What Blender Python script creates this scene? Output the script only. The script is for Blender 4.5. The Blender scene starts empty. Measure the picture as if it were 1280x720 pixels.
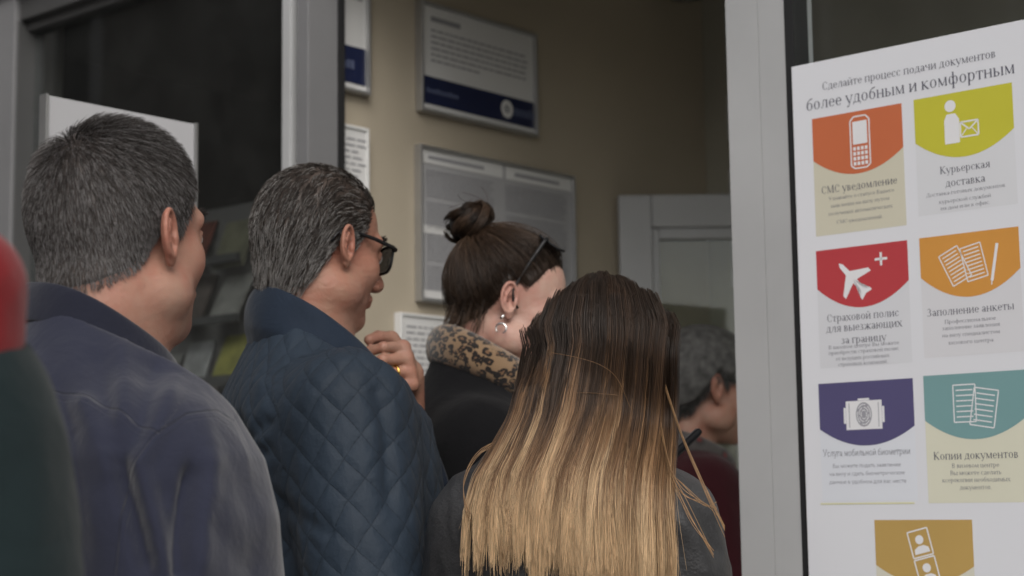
import bpy, math, random
import numpy as np
from mathutils import Matrix, Vector, Euler

R = math.radians
SC = bpy.context.scene
COL = SC.collection
rng = np.random.default_rng(7)
random.seed(7)

# ------------------------------------------------------------------ camera
FPX = 2133.0                      # focal length in pixels of the 1280 px wide photograph
CAM_H = 1.30
PITCH, ROLL = 7.14, -0.76
cam_data = bpy.data.cameras.new('camera')
cam = bpy.data.objects.new('camera', cam_data)
COL.objects.link(cam)
cam_data.sensor_width = 36.0
cam_data.lens = FPX / 1280 * 36
cam_data.clip_start = 0.05
cam_data.clip_end = 500
cam_data.dof.use_dof = True
cam_data.dof.focus_distance = 2.05
cam_data.dof.aperture_fstop = 5.6
CAM_ROT = (Matrix.Rotation(R(90 + PITCH), 3, 'X') @ Matrix.Rotation(R(ROLL), 3, 'Z'))
cam.matrix_world = Matrix.Translation((0, 0, CAM_H)) @ CAM_ROT.to_4x4()
SC.camera = cam

# ------------------------------------------------------------------ sky, sun, exposure
SUN_EL, SUN_AZ = 40.0, 172.0      # azimuth measured clockwise from +Y
world = bpy.data.worlds.new('World')
SC.world = world
world.use_nodes = True
wn = world.node_tree.nodes
wl = world.node_tree.links
wn.clear()
w_out = wn.new('ShaderNodeOutputWorld')
w_bg = wn.new('ShaderNodeBackground')
w_sky = wn.new('ShaderNodeTexSky')
w_sky.sky_type = 'NISHITA'
w_sky.sun_disc = False
w_sky.sun_elevation = R(SUN_EL)
w_sky.sun_rotation = R(SUN_AZ)
w_sky.air_density = 1.0
w_sky.dust_density = 4.0
w_hsv = wn.new('ShaderNodeHueSaturation')
w_hsv.inputs['Saturation'].default_value = 0.28
wl.new(w_sky.outputs[0], w_hsv.inputs['Color'])
wl.new(w_hsv.outputs[0], w_bg.inputs[0])
w_bg.inputs[1].default_value = 0.12
wl.new(w_bg.outputs[0], w_out.inputs[0])

sun_data = bpy.data.lights.new('sun', 'SUN')
sun_data.energy = 1.0
sun_data.angle = R(40)
sun_data.color = (1.0, 0.96, 0.9)
sun = bpy.data.objects.new('sun', sun_data)
COL.objects.link(sun)
_az, _el = R(SUN_AZ), R(SUN_EL)
_d = Vector((math.sin(_az) * math.cos(_el), math.cos(_az) * math.cos(_el), math.sin(_el)))
sun.rotation_euler = _d.to_track_quat('Z', 'Y').to_euler()
sun.location = _d * 30

SC.view_settings.view_transform = 'Standard'
SC.view_settings.look = 'None'
SC.view_settings.gamma = 1.0
SC.view_settings.exposure = 0.15
SC.render.engine = 'CYCLES'
SC.cycles.max_bounces = 8
SC.cycles.transparent_max_bounces = 12

# ------------------------------------------------------------------ measuring from the photograph
def ray(px, py):
    return CAM_ROT @ Vector(((px - 640) / FPX, -(py - 360) / FPX, -1.0))

def at(px, py, y):
    d = ray(px, py)
    return Vector((0, 0, CAM_H)) + d * (y / d.y)

def on_plane(px, py, P, n):
    d = ray(px, py)
    o = Vector((0, 0, CAM_H))
    return o + d * ((Vector(P) - o).dot(n) / d.dot(n))

_CR = np.array(CAM_ROT)
def proj(W):
    """world points (N,3) -> photograph pixels (N,2)"""
    q = (np.asarray(W) - np.array([0, 0, CAM_H])) @ _CR
    return np.stack([640 - FPX * q[:, 0] / q[:, 2], 360 + FPX * q[:, 1] / q[:, 2]], 1)

# ------------------------------------------------------------------ objects
def tag(o, label=None, cat=None, group=None, kind=None):
    if label: o['label'] = label
    if cat: o['category'] = cat
    if group: o['group'] = group
    if kind: o['kind'] = kind
    return o

def empty(name, loc=(0, 0, 0), rz=0.0):
    o = bpy.data.objects.new(name, None)
    o.empty_display_size = 0.1
    COL.objects.link(o)
    o.location = loc
    o.rotation_euler = (0, 0, rz)
    return o

def link_mesh(name, me, mat=None, parent=None):
    o = bpy.data.objects.new(name, me)
    COL.objects.link(o)
    if mat is not None:
        for m in (mat if isinstance(mat, (list, tuple)) else [mat]):
            me.materials.append(m)
    if parent is not None:
        o.parent = parent
    return o

def np_mesh(name, V, F, mat=None, parent=None, smooth=True, attrs=None):
    """V (N,3); F (M,3|4) array"""
    V = np.asarray(V, np.float32); F = np.asarray(F, np.int32)
    me = bpy.data.meshes.new(name)
    me.vertices.add(len(V)); me.vertices.foreach_set('co', V.ravel())
    k = F.shape[1]
    me.loops.add(F.size); me.loops.foreach_set('vertex_index', F.ravel())
    me.polygons.add(len(F))
    me.polygons.foreach_set('loop_start', np.arange(0, F.size, k, dtype=np.int32))
    try:
        me.polygons.foreach_set('loop_total', np.full(len(F), k, np.int32))
    except Exception:
        pass
    me.update(calc_edges=True)
    if smooth:
        me.polygons.foreach_set('use_smooth', np.ones(len(F), bool))
    for an, av in (attrs or {}).items():
        av = np.asarray(av, np.float32)
        if av.ndim == 1:
            a = me.attributes.new(an, 'FLOAT', 'POINT'); a.data.foreach_set('value', av)
        elif av.shape[1] == 2:
            a = me.attributes.new(an, 'FLOAT2', 'POINT'); a.data.foreach_set('vector', av.ravel())
        else:
            a = me.attributes.new(an, 'FLOAT_VECTOR', 'POINT'); a.data.foreach_set('vector', av.ravel())
    me.validate()
    return link_mesh(name, me, mat, parent)

class MB:
    """collects polygons into one mesh"""
    def __init__(s):
        s.v, s.f, s.mi = [], [], []
    def poly(s, pts, m=0):
        i = len(s.v); s.v += [tuple(p) for p in pts]
        s.f.append(tuple(range(i, i + len(pts)))); s.mi.append(m); return s
    def hexa(s, c, m=0):
        """8 corners: bottom 4 (ccw from above) then top 4"""
        i = len(s.v); s.v += [tuple(p) for p in c]
        for q in ((3, 2, 1, 0), (4, 5, 6, 7), (0, 1, 5, 4), (1, 2, 6, 5), (2, 3, 7, 6), (3, 0, 4, 7)):
            s.f.append(tuple(i + k for k in q)); s.mi.append(m)
        return s
    def box(s, x0, x1, y0, y1, z0, z1, M=None, m=0):
        c = [(x0, y0, z0), (x1, y0, z0), (x1, y1, z0), (x0, y1, z0), (x0, y0, z1), (x1, y0, z1), (x1, y1, z1), (x0, y1, z1)]
        if M is not None: c = [M @ Vector(p) for p in c]
        return s.hexa(c, m)
    def build(s, name, mat=None, parent=None, bevel=0.0, smooth=False, seg=2):
        me = bpy.data.meshes.new(name)
        me.from_pydata([tuple(p) for p in s.v], [], s.f)
        me.polygons.foreach_set('material_index', s.mi)
        if smooth: me.polygons.foreach_set('use_smooth', [True] * len(s.f))
        me.update()
        o = link_mesh(name, me, mat, parent)
        if bevel > 0:
            b = o.modifiers.new('bevel', 'BEVEL'); b.width = bevel; b.segments = seg; b.limit_method = 'ANGLE'
        return o

def tube_mesh(pts, rad, seg=8, cap=True):
    pts = np.asarray(pts, float); n = len(pts)
    rad = np.broadcast_to(np.asarray(rad, float), (n,))
    t = np.gradient(pts, axis=0); t /= np.linalg.norm(t, axis=1)[:, None] + 1e-9
    ref = np.array([0, 0, 1.0]) if abs(t[0, 2]) < .9 else np.array([1.0, 0, 0])
    V = []; u = np.cross(t[0], ref); u /= np.linalg.norm(u)
    for i in range(n):
        u = u - t[i] * np.dot(u, t[i]); u /= np.linalg.norm(u) + 1e-9
        w = np.cross(t[i], u)
        for k in range(seg):
            a = 2 * math.pi * k / seg
            V.append(pts[i] + rad[i] * (math.cos(a) * u + math.sin(a) * w))
    F = []
    for i in range(n - 1):
        for k in range(seg):
            a, b = i * seg + k, i * seg + (k + 1) % seg
            F.append((a, b, b + seg, a + seg))
    if cap:
        V.append(pts[0]); V.append(pts[-1]); a0, a1 = len(V) - 2, len(V) - 1
        for k in range(seg):
            F.append((a0, (k + 1) % seg, k, a0))
            q = (n - 1) * seg
            F.append((a1, q + k, q + (k + 1) % seg, a1))
    F = [tuple(dict.fromkeys(f)) for f in F]
    return V, F

def tube(name, pts, rad, mat, parent=None, seg=8):
    V, F = tube_mesh(pts, rad, seg)
    me = bpy.data.meshes.new(name); me.from_pydata([tuple(v) for v in V], [], F)
    me.polygons.foreach_set('use_smooth', [True] * len(F)); me.update()
    return link_mesh(name, me, mat, parent)

# ------------------------------------------------------------------ materials
class NT:
    def __init__(s, name):
        s.m = bpy.data.materials.new(name); s.m.use_nodes = True
        s.n = s.m.node_tree.nodes; s.l = s.m.node_tree.links
        s.n.clear()
        s.out = s.n.new('ShaderNodeOutputMaterial')
        s.b = s.n.new('ShaderNodeBsdfPrincipled')
        s.l.new(s.b.outputs[0], s.out.inputs[0])
    def new(s, t, **kw):
        n = s.n.new(t)
        for k, v in kw.items():
            if k in n.inputs.keys(): n.inputs[k].default_value = v
            else: setattr(n, k, v)
        return n
    def link(s, a, b): s.l.new(a, b)
    def coord(s, which='Object', scale=None):
        c = s.new('ShaderNodeTexCoord').outputs[which]
        if scale is not None:
            mp = s.new('ShaderNodeMapping'); mp.inputs['Scale'].default_value = scale
            s.link(c, mp.inputs[0]); c = mp.outputs[0]
        return c
    def noise(s, scale, detail=4, rough=.55, co=None, dist=0.0):
        n = s.new('ShaderNodeTexNoise'); n.inputs['Scale'].default_value = scale
        n.inputs['Detail'].default_value = detail; n.inputs['Roughness'].default_value = rough
        n.inputs['Distortion'].default_value = dist
        s.link(co if co is not None else s.coord(), n.inputs['Vector'])
        return n.outputs['Fac']
    def ramp(s, fac, stops, interp='LINEAR'):
        r = s.new('ShaderNodeValToRGB'); r.color_ramp.interpolation = interp
        e = r.color_ramp.elements
        while len(e) < len(stops): e.new(0.5)
        for el, (p, c) in zip(e, stops):
            el.position = p; el.color = (c[0], c[1], c[2], 1) if len(c) == 3 else c
        s.link(fac, r.inputs[0]); return r.outputs[0]
    def mix(s, fac, a, b, mode='MIX'):
        n = s.new('ShaderNodeMix'); n.data_type = 'RGBA'; n.blend_type = mode
        for sock, v in ((n.inputs[0], fac), (n.inputs[6], a), (n.inputs[7], b)):
            if hasattr(v, 'is_linked') or hasattr(v, 'links'): s.link(v, sock)
            else: sock.default_value = v if not isinstance(v, tuple) else ((*v, 1) if len(v) == 3 else v)
        return n.outputs[2]
    def math(s, op, a, b=0.0, c=None, clamp=False):
        n = s.new('ShaderNodeMath'); n.operation = op; n.use_clamp = clamp
        for sock, v in zip(n.inputs, (a, b, c)):
            if v is None: continue
            if hasattr(v, 'links'): s.link(v, sock)
            else: sock.default_value = v
        return n.outputs[0]
    def attr(s, name, out='Fac'):
        n = s.new('ShaderNodeAttribute'); n.attribute_name = name
        return n.outputs[out]
    def bump(s, h, strength=.3, dist=.002, normal=None):
        n = s.new('ShaderNodeBump'); n.inputs['Strength'].default_value = strength
        n.inputs['Distance'].default_value = dist
        s.link(h, n.inputs['Height'])
        if normal is not None: s.link(normal, n.inputs['Normal'])
        return n.outputs[0]
    def set(s, **kw):
        for k, v in kw.items():
            k = {'color': 'Base Color', 'rough': 'Roughness', 'metal': 'Metallic', 'normal': 'Normal', 'sss': 'Subsurface Weight',
                 'spec': 'Specular IOR Level', 'sheen': 'Sheen Weight', 'coat': 'Coat Weight'}.get(k, k)
            i = s.b.inputs[k]
            if hasattr(v, 'links'): s.link(v, i)
            elif isinstance(v, tuple): i.default_value = (*v, 1) if len(v) == 3 and i.type == 'RGBA' else v
            else: i.default_value = v
        return s

def simple(name, color, rough=.6, var=.12, vscale=6, bump=0.0, bscale=200, metal=0.0, spec=.5, bdist=.001):
    t = NT(name)
    n = t.noise(vscale, 5)
    lo = tuple(max(0, c * (1 - var)) for c in color); hi = tuple(min(1, c * (1 + var)) for c in color)
    t.set(color=t.ramp(n, [(.3, lo), (.7, hi)]), metal=metal, spec=spec)
    t.set(rough=t.math('MULTIPLY_ADD', t.noise(vscale * 3, 4), .16, rough - .08))
    if bump: t.set(normal=t.bump(t.noise(bscale, 3), bump, bdist))
    return t.m
# ------------------------------------------------------------------ sculpting: signed distance shapes and their surface
def smin(a, b, k):
    if k <= 0: return np.minimum(a, b)
    h = np.maximum(k - np.abs(a - b), 0) / k
    return np.minimum(a, b) - h * h * k * .25

def rot3(rx=0, ry=0, rz=0):
    return np.array(Euler((R(rx), R(ry), R(rz)), 'XYZ').to_matrix())

class Shape:
    """a list of solid primitives joined smoothly; frame (Mrot, Mloc) places the following primitives"""
    def __init__(s):
        s.ops = []; s.fr = (np.eye(3), np.zeros(3))
    def frame(s, rot=None, loc=None):
        s.fr = (np.eye(3) if rot is None else np.array(rot), np.zeros(3) if loc is None else np.array(loc, float)); return s
    def _push(s, fn, c, ext, k, sub):
        Rm, L = s.fr
        c = np.array(c, float)
        wc = Rm @ c + L
        s.ops.append((fn, Rm, L, wc, ext, k, sub))
        return s
    def ell(s, c, r, k=.02, rot=None, sub=False):
        c = np.array(c, float); r = np.array(r, float)
        def fn(x, y, z):
            x, y, z = x - c[0], y - c[1], z - c[2]
            if rot is not None:
                A = rot
                x, y, z = (A[0, 0] * x + A[1, 0] * y + A[2, 0] * z, A[0, 1] * x + A[1, 1] * y + A[2, 1] * z, A[0, 2] * x + A[1, 2] * y + A[2, 2] * z)
            k0 = np.sqrt((x / r[0]) ** 2 + (y / r[1]) ** 2 + (z / r[2]) ** 2)
            k1 = np.sqrt((x / r[0] ** 2) ** 2 + (y / r[1] ** 2) ** 2 + (z / r[2] ** 2) ** 2)
            return k0 * (k0 - 1) / (k1 + 1e-9)
        return s._push(fn, c, float(r.max()), k, sub)
    def cap(s, a, b, ra, rb, k=.02, sub=False, flat=None):
        """tapered capsule; flat = (axis vector, factor) squashes it along one direction"""
        a = np.array(a, float); b = np.array(b, float); ab = b - a; L2 = float(ab @ ab) + 1e-12
        fl = None
        if flat is not None:
            ax = np.array(flat[0], float); ax /= np.linalg.norm(ax); fl = (ax, flat[1])
        def fn(x, y, z):
            x, y, z = x - a[0], y - a[1], z - a[2]
            t = np.clip((x * ab[0] + y * ab[1] + z * ab[2]) / L2, 0, 1)
            x, y, z = x - ab[0] * t, y - ab[1] * t, z - ab[2] * t
            q = x * x + y * y + z * z
            if fl is not None:
                d = x * fl[0][0] + y * fl[0][1] + z * fl[0][2]
                q = q + d * d * (fl[1] ** 2 - 1)
            return np.sqrt(q) - (ra + (rb - ra) * t)
        return s._push(fn, (a + b) / 2, float(np.sqrt(L2)) / 2 + max(ra, rb), k, sub)
    def loft(s, zs, ax, by, yc=None, xc=None, k=.03, p=2.4):
        zs = np.array(zs, float); yc = np.zeros(len(zs)) if yc is None else np.array(yc); xc = np.zeros(len(zs)) if xc is None else np.array(xc)
        def fn(x, y, z):
            zz = np.broadcast_to(z, np.broadcast(x, y, z).shape) if z.size > 1 and z.ndim == 1 else z
            A = np.interp(zz, zs, ax); B = np.interp(zz, zs, by); Y = np.interp(zz, zs, yc); Xc = np.interp(zz, zs, xc)
            q = (np.abs((x - Xc) / A) ** p + np.abs((y - Y) / B) ** p) ** (1 / p)
            d = (q - 1) * np.minimum(A, B)
            dz = np.maximum(zs[0] - zz, zz - zs[-1])
            return np.maximum(d, dz)
        return s._push(fn, (0, 0, (zs[0] + zs[-1]) / 2), max((zs[-1] - zs[0]) / 2, max(ax), max(by)) * 1.2, k, False)
    def cut(s, p0, n):
        """removes everything on the side of the plane that n points to"""
        n = np.array(n, float); n /= np.linalg.norm(n); p0 = np.array(p0, float)
        def fn(x, y, z):
            return -((x - p0[0]) * n[0] + (y - p0[1]) * n[1] + (z - p0[2]) * n[2])
        return s._push(fn, p0, 5.0, .004, True)
    def torus(s, c, rx, ry, tube, rot, k=.004):
        """elliptical ring in the local xy plane of rot"""
        c = np.array(c, float)
        def fn(x, y, z):
            x, y, z = x - c[0], y - c[1], z - c[2]
            A = rot
            x, y, z = (A[0, 0] * x + A[1, 0] * y + A[2, 0] * z, A[0, 1] * x + A[1, 1] * y + A[2, 1] * z, A[0, 2] * x + A[1, 2] * y + A[2, 2] * z)
            k0 = np.sqrt((x / rx) ** 2 + (y / ry) ** 2); k1 = np.sqrt((x / rx ** 2) ** 2 + (y / ry ** 2) ** 2)
            d = k0 * (k0 - 1) / (k1 + 1e-9)
            return np.sqrt(d * d + z * z) - tube
        return s._push(fn, c, max(rx, ry) + tube, k, False)
    def pts(s, P):
        P = np.asarray(P, float); F = np.full(len(P), 9.0)
        for fn, Rm, L, wc, ext, k, sub in s.ops:
            q = (P - L) @ Rm
            d = fn(q[:, 0], q[:, 1], q[:, 2])
            F = -smin(-F, d, k) if sub else smin(F, d, k)
        return F
    def normal(s, P, e=.0015):
        g = np.stack([s.pts(P + np.eye(3)[i] * e) - s.pts(P - np.eye(3)[i] * e) for i in range(3)], 1)
        return g / (np.linalg.norm(g, axis=1)[:, None] + 1e-9)
    def grid(s, xs, ys, zs):
        F = np.full((len(xs), len(ys), len(zs)), .5, np.float32)
        for fn, Rm, L, wc, ext, k, sub in s.ops:
            m = k + .05
            sl = []
            for ax, c in zip((xs, ys, zs), wc):
                i0 = max(0, np.searchsorted(ax, c - ext - m) - 1); i1 = min(len(ax), np.searchsorted(ax, c + ext + m) + 1)
                sl.append(slice(i0, i1))
            if any(q.stop <= q.start for q in sl): continue
            X = (xs[sl[0]] - L[0])[:, None, None].astype(np.float32); Y = (ys[sl[1]] - L[1])[None, :, None].astype(np.float32); Z = (zs[sl[2]] - L[2])[None, None, :].astype(np.float32)
            if np.allclose(Rm, np.eye(3)): x, y, z = X, Y, Z
            else:
                x = Rm[0, 0] * X + Rm[1, 0] * Y + Rm[2, 0] * Z
                y = Rm[0, 1] * X + Rm[1, 1] * Y + Rm[2, 1] * Z
                z = Rm[0, 2] * X + Rm[1, 2] * Y + Rm[2, 2] * Z
            d = fn(x, y, z).astype(np.float32)
            S = F[tuple(sl)]
            F[tuple(sl)] = -smin(-S, d, k) if sub else smin(S, d, k)
        return F
    def mesh(s, xs, ys, zs):
        return surface_nets(s.grid(xs, ys, zs), xs, ys, zs)

def axis(lo, hi, coarse, fine=()):
    out = []; x = lo
    while x < hi:
        out.append(x)
        st = coarse
        for a, b, f in fine:
            if a - 1e-6 <= x < b: st = min(st, f)
            elif x < a < x + st: st = min(st, max(a - x, f))
        x += st
    out.append(x)
    return np.array(out)

def surface_nets(F, xs, ys, zs):
    I = F < 0
    nx, ny, nz = F.shape
    s = np.zeros((nx - 1, ny - 1, nz - 1), np.uint8)
    for i in (0, 1):
        for j in (0, 1):
            for k in (0, 1):
                s += I[i:nx - 1 + i, j:ny - 1 + j, k:nz - 1 + k]
    act = (s > 0) & (s < 8)
    ci = np.argwhere(act)
    idx = np.full(act.shape, -1, np.int32); idx[act] = np.arange(len(ci))
    corners = np.array([(i, j, k) for i in (0, 1) for j in (0, 1) for k in (0, 1)])
    val = np.stack([F[ci[:, 0] + a, ci[:, 1] + b, ci[:, 2] + c] for a, b, c in corners], 1)
    acc = np.zeros((len(ci), 3)); cnt = np.zeros(len(ci))
    for e0 in range(8):
        for e1 in range(e0 + 1, 8):
            if np.abs(corners[e0] - corners[e1]).sum() != 1: continue
            a, b = val[:, e0], val[:, e1]
            m = (a < 0) != (b < 0)
            t = np.where(m, a / np.where(m, a - b, 1), 0)
            p = corners[e0][None] + t[:, None] * (corners[e1] - corners[e0])[None]
            acc += np.where(m[:, None], p, 0); cnt += m
    p = acc / cnt[:, None]
    V = np.empty_like(p)
    for d, ax in enumerate((xs, ys, zs)):
        i = ci[:, d]
        V[:, d] = ax[i] + p[:, d] * (ax[i + 1] - ax[i])
    quads = []
    for d in range(3):
        e = [slice(None)] * 3
        a = [slice(0, n) for n in F.shape]; b = list(a)
        a[d] = slice(0, F.shape[d] - 1); b[d] = slice(1, F.shape[d])
        A, B = I[tuple(a)], I[tuple(b)]
        o1, o2 = [q for q in range(3) if q != d]
        cr = A != B
        ix = np.argwhere(cr)
        ok = (ix[:, o1] > 0) & (ix[:, o2] > 0) & (ix[:, o1] < act.shape[o1]) & (ix[:, o2] < act.shape[o2])
        ix = ix[ok]
        def g(d1, d2):
            q = ix.copy(); q[:, o1] += d1; q[:, o2] += d2
            return idx[q[:, 0], q[:, 1], q[:, 2]]
        Q = np.stack([g(-1, -1), g(0, -1), g(0, 0), g(-1, 0)], 1)
        fl = A[ix[:, 0], ix[:, 1], ix[:, 2]]
        if d == 1: fl = ~fl
        Q[~fl] = Q[~fl][:, ::-1]
        quads.append(Q)
    Q = np.concatenate(quads)
    Q = Q[(Q >= 0).all(1)]
    return V, Q

def mesh_normals(V, Q):
    n = np.cross(V[Q[:, 2]] - V[Q[:, 0]], V[Q[:, 3]] - V[Q[:, 1]])
    N = np.zeros_like(V)
    for k in range(4): np.add.at(N, Q[:, k], n)
    return N / (np.linalg.norm(N, axis=1)[:, None] + 1e-12)

def relax(V, Q, it=1, w=.5):
    for _ in range(it):
        S = np.zeros_like(V); C = np.zeros(len(V))
        for a, b in ((0, 1), (1, 2), (2, 3), (3, 0)):
            np.add.at(S, Q[:, a], V[Q[:, b]]); np.add.at(C, Q[:, a], 1)
            np.add.at(S, Q[:, b], V[Q[:, a]]); np.add.at(C, Q[:, b], 1)
        V = V * (1 - w) + w * S / np.maximum(C, 1)[:, None]
    return V

def vnoise(P, freq, seed=0):
    """smooth value noise in -1..1 at points (N,3)"""
    q = np.asarray(P) * freq + seed * 17.31
    i = np.floor(q).astype(np.int64); f = q - i; f = f * f * (3 - 2 * f)
    def h(a, b, c):
        n = (a * 374761393 + b * 668265263 + c * 2147483647 + seed * 974711) & 0x7fffffff
        n = ((n ^ (n >> 13)) * 1274126177) & 0x7fffffff
        return ((n ^ (n >> 16)) & 0xffff) / 32767.5 - 1
    r = 0
    for a in (0, 1):
        for b in (0, 1):
            for c in (0, 1):
                w = (f[:, 0] if a else 1 - f[:, 0]) * (f[:, 1] if b else 1 - f[:, 1]) * (f[:, 2] if c else 1 - f[:, 2])
                r = r + w * h(i[:, 0] + a, i[:, 1] + b, i[:, 2] + c)
    return r

def seg_dist2d(P, line, signed=False):
    """distance of 2-D points to a polyline, and the position 0..1 along it"""
    best = np.full(len(P), 1e9); tt = np.zeros(len(P)); sg = np.ones(len(P))
    L = np.asarray(line, float); n = len(L) - 1
    for i in range(n):
        a, b = L[i], L[i + 1]; ab = b - a
        t = np.clip(((P - a) @ ab) / (ab @ ab + 1e-9), 0, 1)
        r = P - a - t[:, None] * ab
        d = np.linalg.norm(r, axis=1)
        if signed: sg = np.where(m_ := (d < best), np.sign(ab[0] * r[:, 1] - ab[1] * r[:, 0]), sg)
        m = d < best
        best = np.where(m, d, best); tt = np.where(m, (i + t) / n, tt)
    return best * (sg if signed else 1), tt

# ------------------------------------------------------------------ hair strands as thin three-sided tubes
def strands(name, P, rad, mat, parent, rnd, extra=None):
    """P (N,S,3), rad (N,S), rnd (N,)"""
    N, S, _ = P.shape
    T = np.gradient(P, axis=1); T /= np.linalg.norm(T, axis=2)[..., None] + 1e-9
    ref = np.where(np.abs(T[:, 0, 2:3]) < .9, np.array([0, 0, 1.0]), np.array([1.0, 0, 0]))
    u = np.cross(T[:, 0], ref); u /= np.linalg.norm(u, axis=1)[:, None] + 1e-9
    U = np.zeros_like(P)
    for k in range(S):                                    # carried along the strand so that it never twists
        u = u - T[:, k] * (u * T[:, k]).sum(1)[:, None]; u /= np.linalg.norm(u, axis=1)[:, None] + 1e-9
        U[:, k] = u
    W = np.cross(T, U)
    V = []
    for k in range(3):
        a = 2 * math.pi * k / 3
        V.append(P + rad[..., None] * (math.cos(a) * U + math.sin(a) * W))
    V = np.stack(V, 2)                                    # N,S,3,3
    base = (np.arange(N) * S * 3)[:, None, None] + (np.arange(S - 1) * 3)[None, :, None]
    k = np.arange(3)[None, None, :]; k2 = (np.arange(3)[None, None, :] + 1) % 3
    F = np.stack([base + k, base + k2, base + 3 + k2, base + 3 + k], 3).reshape(-1, 4)
    t = np.broadcast_to(np.linspace(0, 1, S)[None, :, None], (N, S, 3)).ravel()
    r = np.broadcast_to(rnd[:, None, None], (N, S, 3)).ravel()
    at_ = {'t': t, 'rnd': r}
    for kx, vx in (extra or {}).items():
        at_[kx] = np.broadcast_to(vx[:, None, None], (N, S, 3)).ravel()
    return np_mesh(name, V.reshape(-1, 3), F, mat, parent, True, at_)

def fib_dirs(n):
    i = np.arange(n) + .5
    z = 1 - 2 * i / n; a = i * math.pi * (3 - math.sqrt(5)); r = np.sqrt(1 - z * z)
    return np.stack([r * np.cos(a), r * np.sin(a), z], 1)

def hit_out(shape, c, D, rmax=.2, it=26):
    """walk inward from outside along -D until the surface of shape, starting at c + rmax*D"""
    t = np.full(len(D), rmax)
    for _ in range(it):
        d = shape.pts(c + D * t[:, None])
        t = np.clip(t - d * .85, 0.01, rmax)
    return c + D * t[:, None]
# ------------------------------------------------------------------ materials used in the scene
def skin(name, base=(.50, .30, .225), red=(.45, .17, .12), rough=.48, age=.15):
    t = NT(name)
    co = t.coord()
    blotch = t.noise(28, 5, .6, co)
    fine = t.noise(160, 3, .6, co)
    pores = t.noise(900, 2, .5, co)
    tint = t.attr('tint')
    f = t.math('ADD', t.math('MULTIPLY', tint, .75), t.math('MULTIPLY_ADD', blotch, 1.7, -.62), clamp=True)
    c = t.mix(f, base, red)
    c = t.mix(t.math('MULTIPLY', t.math('GREATER_THAN', fine, .69), .35), c, tuple(x * .55 for x in base))
    beard = t.attr('beard')
    c = t.mix(t.math('MULTIPLY', beard, t.math('MULTIPLY_ADD', pores, .8, .1)), c, (.13, .11, .105))
    t.set(color=c, rough=t.math('MULTIPLY_ADD', fine, .25, rough - .1), sss=.10, spec=.4)
    t.b.inputs['Subsurface Radius'].default_value = (.8, .3, .15)
    t.b.inputs['Subsurface Scale'].default_value = .008
    wr_ = t.new('ShaderNodeTexWave'); wr_.bands_direction = 'Z'; wr_.inputs['Scale'].default_value = 26; wr_.inputs['Distortion'].default_value = 9; wr_.inputs['Detail'].default_value = 3; wr_.inputs['Detail Scale'].default_value = 1.6
    t.link(co, wr_.inputs['Vector'])
    h = t.math('ADD', t.math('MULTIPLY', pores, .5), t.math('MULTIPLY', t.noise(90, 4, .6, co), 1.0))
    h = t.math('ADD', h, t.math('MULTIPLY', wr_.outputs['Fac'], age))
    t.set(normal=t.bump(h, .42, .0018))
    return t.m

def hairmat(name, root, tip, grey=None, grey_share=0.0, rough=.42, split=.5, wide=.5, spec=.35):
    """hair colour runs root -> tip along the strand; a share of strands is grey"""
    t = NT(name)
    tt = t.attr('t'); rn = t.attr('rnd')
    pos = t.math('ADD', tt, t.math('MULTIPLY_ADD', rn, .34, -.17))
    c = t.ramp(pos, [(max(0, split - wide / 2), root), (min(1, split + wide / 2), tip)])
    dark = t.math('FRACT', t.math('MULTIPLY', rn, 37.7))
    c = t.mix(1.0, c, t.ramp(dark, [(0, (.62, .62, .62)), (1, (1.25, 1.25, 1.25))]), 'MULTIPLY')
    if grey is not None:
        r2 = t.math('FRACT', t.math('MULTIPLY', rn, 91.3))
        gs = t.attr('greyshare')
        lim = t.math('MULTIPLY_ADD', gs, 1.0, grey_share)
        c = t.mix(t.math('LESS_THAN', r2, lim), c, grey)
    t.set(color=c, rough=rough, spec=spec)
    return t.m

def cloth(name, color, rough=.8, var=.18, weave=900, wstr=.25, sheen=0.0, seam=False, vscale=5):
    t = NT(name)
    co = t.coord()
    n = t.noise(vscale, 6, .6, co)
    lo = tuple(c * (1 - var) for c in color); hi = tuple(c * (1 + var) for c in color)
    c = t.ramp(n, [(.3, lo), (.7, hi)])
    fine = t.noise(weave, 2, .5, co)
    c = t.mix(t.math('MULTIPLY_ADD', fine, .5, .0), c, tuple(x * .7 for x in color))
    nr = t.bump(fine, wstr, .0006)
    nr = t.bump(t.noise(60, 4, .6, co), .25, .003, nr)
    nr = t.bump(t.noise(17, 5, .55, co, .6), .35, .010, nr)
    if seam:
        for an in ('seam', 'seam2'):
            sd = t.attr(an)
            g = t.math('SUBTRACT', 1.0, t.math('DIVIDE', t.math('ABSOLUTE', sd), .0013), clamp=True)
            edge = t.math('DIVIDE', t.math('ADD', sd, .0045), .009, clamp=True)
            g2 = t.math('SUBTRACT', 1.0, t.math('DIVIDE', t.math('ABSOLUTE', t.math('SUBTRACT', sd, .006)), .0007), clamp=True)
            h = t.math('ADD', t.math('MULTIPLY_ADD', g, -1.0, t.math('MULTIPLY', g2, -.35)), t.math('MULTIPLY', edge, .8))
            nr = t.bump(h, .6, .0022, nr)
            c = t.mix(t.math('MULTIPLY', g, .45), c, tuple(x * .4 for x in color))
    t.set(color=c, rough=rough, normal=nr, sheen=sheen, spec=.05)
    return t.m

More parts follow.
